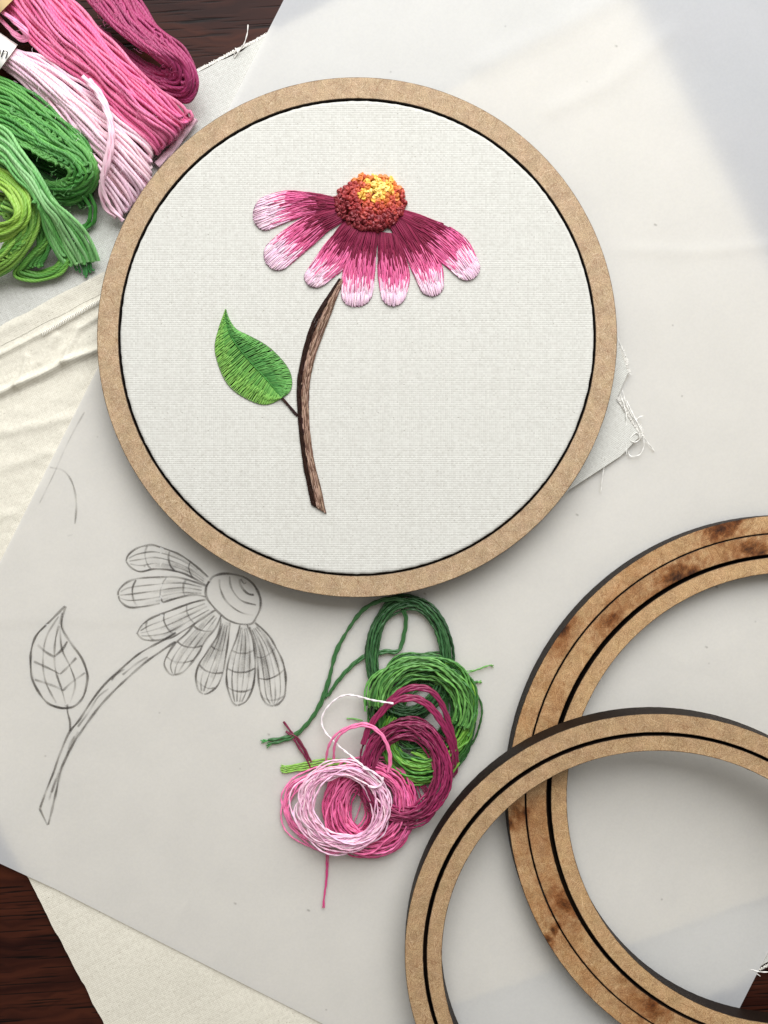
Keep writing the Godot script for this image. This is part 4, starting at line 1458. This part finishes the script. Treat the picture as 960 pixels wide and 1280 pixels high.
func build_coils() -> void:
	var grp := "small coils of leftover thread below the hoop"
	# dark green
	var dg := thing("thread_coil", "dark bottle green thread coil with a long doubled tail, topmost of the small coils", "thread", Vector3.ZERO, grp)
	var d0 := lin(28, 66, 32)
	var d1 := lin(52, 100, 50)
	loops(dg, "thread_loop", Vector2(511, 822), 46, 68, 0.0, 20, 17.0, 2.2, 2.2, 0.27, [d0, d1], 0.0, TAU, 1.0)
	var t := MB.new()
	for q in 2:
		strand(t, C4([[560 - q * 6, 56 + q * 6, 4.2], [500, 52 + q * 7, 4.4], [440 - q * 4, 70 + q * 7, 3.6], [390, 105 + q * 8, 2.6], [340 - q * 2, 180 + q * 3, 2.2], [302 - q * 7, 260, 2.2], [270 + q * 6, 360, 2.2], [242 + q * 8, 440, 2.2], [205 - q * 2, 505 + q * 10, 2.2], [150, 560 + q * 8, 2.2], [95, 578 + q * 12, 2.1], [45, 585 + q * 14, 2.1]]), 0.36, d1, 1.9, 2, 0.22, 2100.0)
		strand(t, C4([[548 + q * 8, 95, 3.4], [560 + q * 5, 140, 2.4], [545 + q * 6, 220, 2.2], [530 + q * 3, 256 - q * 6, 2.4], [480, 258 - q * 8, 2.4], [400, 280 - q * 8, 2.2], [335, 335 - q * 8, 2.2], [292, 388 - q * 6, 2.2], [266 + q * 7, 420, 2.1]]), 0.34, d1, 1.9, 2, 0.22, 2100.0)
	fray(t, 320 + 45 / 3.0, 730 + 587 / 3.0, 2.1, PI - 0.15, 0.12, lin(72, 150, 76), 9, 8.0)
	fray(t, 320 + 60 / 3.0, 730 + 600 / 3.0, 2.1, PI - 0.3, 0.12, lin(72, 150, 76), 7, 7.0)
	fray(t, 320 + 266 / 3.0, 730 + 418 / 3.0, 2.1, PI * 0.7, 0.12, d1, 4, 4.0)
	put("tail", t.mesh(M.floss), dg, "stuff")
	# variegated green
	var mg := thing("thread_coil", "mid green and lime variegated thread coil between dark green and crimson coils", "thread", Vector3.ZERO, grp)
	var m0 := lin(60, 118, 44)
	var m1 := lin(106, 164, 78)
	var li0 := lin(94, 158, 46)
	var li1 := lin(134, 190, 70)
	loops(mg, "thread_loop", Vector2(529, 893), 47, 57, 0.2, 32, 40.0, 2.4, 2.6, 0.26, [lin(28, 76, 32), m0], 0.0, TAU, 2.0)
	loops(mg, "thread_loop", Vector2(528, 884), 54, 50, 0.3, 30, 28.0, 4.2, 2.8, 0.26, [lin(44, 100, 38), m1], PI * 0.9, PI * 2.05, 1.7)
	loops(mg, "thread_loop", Vector2(534, 896), 49, 55, 0.3, 20, 26.0, 3.0, 2.2, 0.26, [lin(78, 140, 44), li1], -PI * 0.5, PI * 0.52, 2.0)
	loops(mg, "thread_loop", Vector2(528, 920), 42, 44, 0.2, 26, 32.0, 2.8, 2.4, 0.26, [lin(72, 138, 44), li1], PI * 0.12, PI * 1.1, 1.3)
	t = MB.new()
	strand(t, C4([[735, 320, 4.0], [780, 326, 3.2], [820, 323, 2.6], [862, 308, 2.2], [885, 304, 2.1]]), 0.14, m1, 1.2, 2, 0.35, 3600.0)
	strand(t, C4([[750, 335, 4.0], [790, 334, 3.0], [830, 322, 2.4], [872, 306, 2.2]]), 0.14, m1, 1.2, 2, 0.35, 3600.0)
	fray(t, 612, 832, 2.1, -0.1, 0.1, m1, 5, 5.0)
	strand(t, C4([[765, 365, 4.0], [800, 370, 3.0], [830, 368, 2.2]]), 0.36, m0, 1.6, 2, 0.22, 2100.0)
	fray(t, 597, 852.5, 2.1, 0.0, 0.12, m1, 8, 6.0)
	strand(t, C4([[400, 512, 2.4], [370, 506, 2.2], [340, 504, 2.1]]), 0.2, m1, 1.6, 2, 0.22, 2100.0)
	for q in 4:
		strand(t, C4([[370, 664 + q * 5, 2.5], [300, 658 + q * 6, 2.4], [250, 658 + q * 9, 2.3], [195, 668 + q * 9, 2.2], [140, 680 + q * 7, 2.1], [112, 684 + q * 8, 2.0]]), 0.22, shade_of(lin(128, 176, 70)), 1.6, 2, 0.22, 2600.0)
		fray(t, 320 + 114 / 3.0, 730 + (684 + q * 8) / 3.0, 2.0, PI + 0.1, 0.1, lin(142, 190, 84), 4, 7.0)
	put("tail", t.mesh(M.floss), mg, "stuff")
	# crimson
	var cr := thing("thread_coil", "crimson thread coil between the variegated green and pink coils", "thread", Vector3.ZERO, grp)
	var c0 := lin(112, 18, 58)
	var c1 := lin(158, 38, 92)
	loops(cr, "thread_loop", Vector2(506, 966), 47, 55, 0.1, 28, 18.0, 5.2, 2.6, 0.25, [c0, c1], 0.0, TAU, 1.5)
	t = MB.new()
	for q in 3:
		strand(t, C4([[398 + q * 5, 600, 6.5], [415 + q * 6, 545, 7.0], [460 + q * 4, 480 + q * 6, 7.6], [520, 432 + q * 7, 8.2], [590, 420 + q * 8, 8.6], [650 - q * 3, 448 + q * 8, 8.2], [700 - q * 5, 510 + q * 6, 7.4], [735 - q * 6, 590, 6.0], [748 - q * 6, 670, 4.0], [738 - q * 4, 718, 2.6]]), 0.4, shade_of(c1.lerp(c0, 0.4)), 1.9, 2, 0.2, 1900.0)
		strand(t, C4([[480 + q * 4, 455, 7.2], [530, 405 + q * 6, 8.0], [585, 382 + q * 7, 8.4], [645, 388 + q * 7, 8.4], [690 - q * 4, 430 + q * 3, 8.0], [722 - q * 5, 500, 7.2], [745 - q * 6, 580, 6.0], [755 - q * 5, 650, 4.2], [752 - q * 4, 700, 2.6], [738, 722, 2.2]]), 0.38, shade_of(c1.lerp(c0, 0.5)), 1.9, 2, 0.2, 1900.0)
		strand(t, C4([[575 + q * 12, 745, 3.0], [592 + q * 12, 790, 2.4], [612 + q * 10, 835, 2.3], [634 + q * 4, 852, 2.3], [642 + q * 5, 815, 2.3], [626 + q * 8, 770, 2.6], [600 + q * 8, 735, 3.0]]), 0.17, shade_of(c1), 1.9, 2, 0.2, 1900.0)
	strand(t, C4([[103, 516, 2.3], [130, 552, 2.3], [160, 592, 2.3], [190, 640, 2.3], [208, 668, 2.3]]), 0.26, c0, 1.6, 2, 0.2, 2100.0)
	strand(t, C4([[112, 552, 2.2], [140, 580, 2.3], [165, 620, 2.3], [190, 655, 2.3], [204, 690, 2.2]]), 0.26, c0, 1.6, 2, 0.2, 2100.0)
	strand(t, C4([[118, 556, 2.2], [150, 572, 2.4], [178, 610, 2.4], [204, 662, 2.3]]), 0.26, lin(104, 20, 48), 1.6, 2, 0.2, 2100.0)
	put("tail", t.mesh(M.floss), cr, "stuff")
	# rose pink
	var pk := thing("thread_coil", "rose pink thread coil beneath the pale pink coil", "thread", Vector3.ZERO, grp)
	var p0 := lin(206, 70, 128)
	var p1 := lin(236, 122, 170)
	loops(pk, "thread_loop", Vector2(462, 1009), 42, 47, 0.15, 42, 27.0, 3.0, 3.6, 0.22, [p0, p1], 0.0, TAU, 1.8)
	loops(pk, "loose_loop", Vector2(414, 1011), 58, 44, 0.25, 8, 12.0, 2.2, 0.7, 0.2, [p1, lin(242, 140, 184)], PI * 0.35, PI * 1.45, 1.6)
	loops(pk, "loose_loop", Vector2(437, 1012), 26, 30, 0.0, 6, 8.0, 2.4, 1.6, 0.24, [p0, p1], 0.0, TAU, 2.2)
	t = MB.new()
	for q in 2:
		strand(t, C4([[262 + q * 30, 665, 3.0], [272 + q * 22, 610, 5.0], [300 + q * 12, 565 + q * 6, 6.4], [350, 535 + q * 8, 7.2], [415, 524 + q * 9, 7.8], [470 - q * 2, 560 + q * 6, 8.0], [500 - q * 5, 620, 7.6], [506 - q * 6, 670, 6.8], [494, 705, 6.4]]), 0.3, shade_of(p1), 1.7, 2, 0.2, 2300.0)
		strand(t, C4([[262 + q * 8, 985, 3.0], [264 + q * 6, 1040, 2.2], [262 + q * 4, 1110, 2.0], [254 + q * 2, 1180, 2.0], [250 + q * 6, 1214, 2.0]]), 0.16, p0, 1.5, 2, 0.2, 2600.0)
	strand(t, C4([[395, 815, 2.6], [385, 850, 2.2], [370, 890, 2.2], [358, 915, 2.4]]), 0.14, p1, 1.5, 2, 0.2, 2600.0)
	put("tail", t.mesh(M.floss), pk, "stuff")
	# pale pink
	var pp := thing("thread_coil", "pale pink thread coil lying over the rose coil, one white tail arching away", "thread", Vector3.ZERO, grp)
	var w0 := lin(232, 164, 196)
	var w1 := lin(246, 214, 229)
	loops(pp, "thread_loop", Vector2(430, 1008), 51, 46, 0.2, 32, 18.0, 6.2, 2.2, 0.19, [w0, w1], 0.0, TAU, 2.0)
	t = MB.new()
	strand(t, C4([[515, 448, 9.2], [470, 441, 9.0], [430, 434, 7.6], [385, 422, 5.4], [340, 416, 4.2], [300, 432, 3.6], [262, 470, 3.2], [246, 510, 3.0], [258, 552, 3.2], [300, 598, 4.0], [350, 640, 6.0], [400, 682, 8.0], [440, 722, 8.6], [470, 745, 8.6], [476, 725, 8.9]]), 0.22, lin(246, 236, 238), 1.4, 2, 0.25, 2800.0)
	strand(t, C4([[400, 690, 8.8], [430, 700, 9.2], [462, 722, 9.3], [474, 742, 9.0], [455, 762, 8.8], [420, 758, 8.6]]), 0.26, w1, 1.4, 2, 0.25, 2600.0)
	put("tail", t.mesh(M.floss), pp, "stuff")
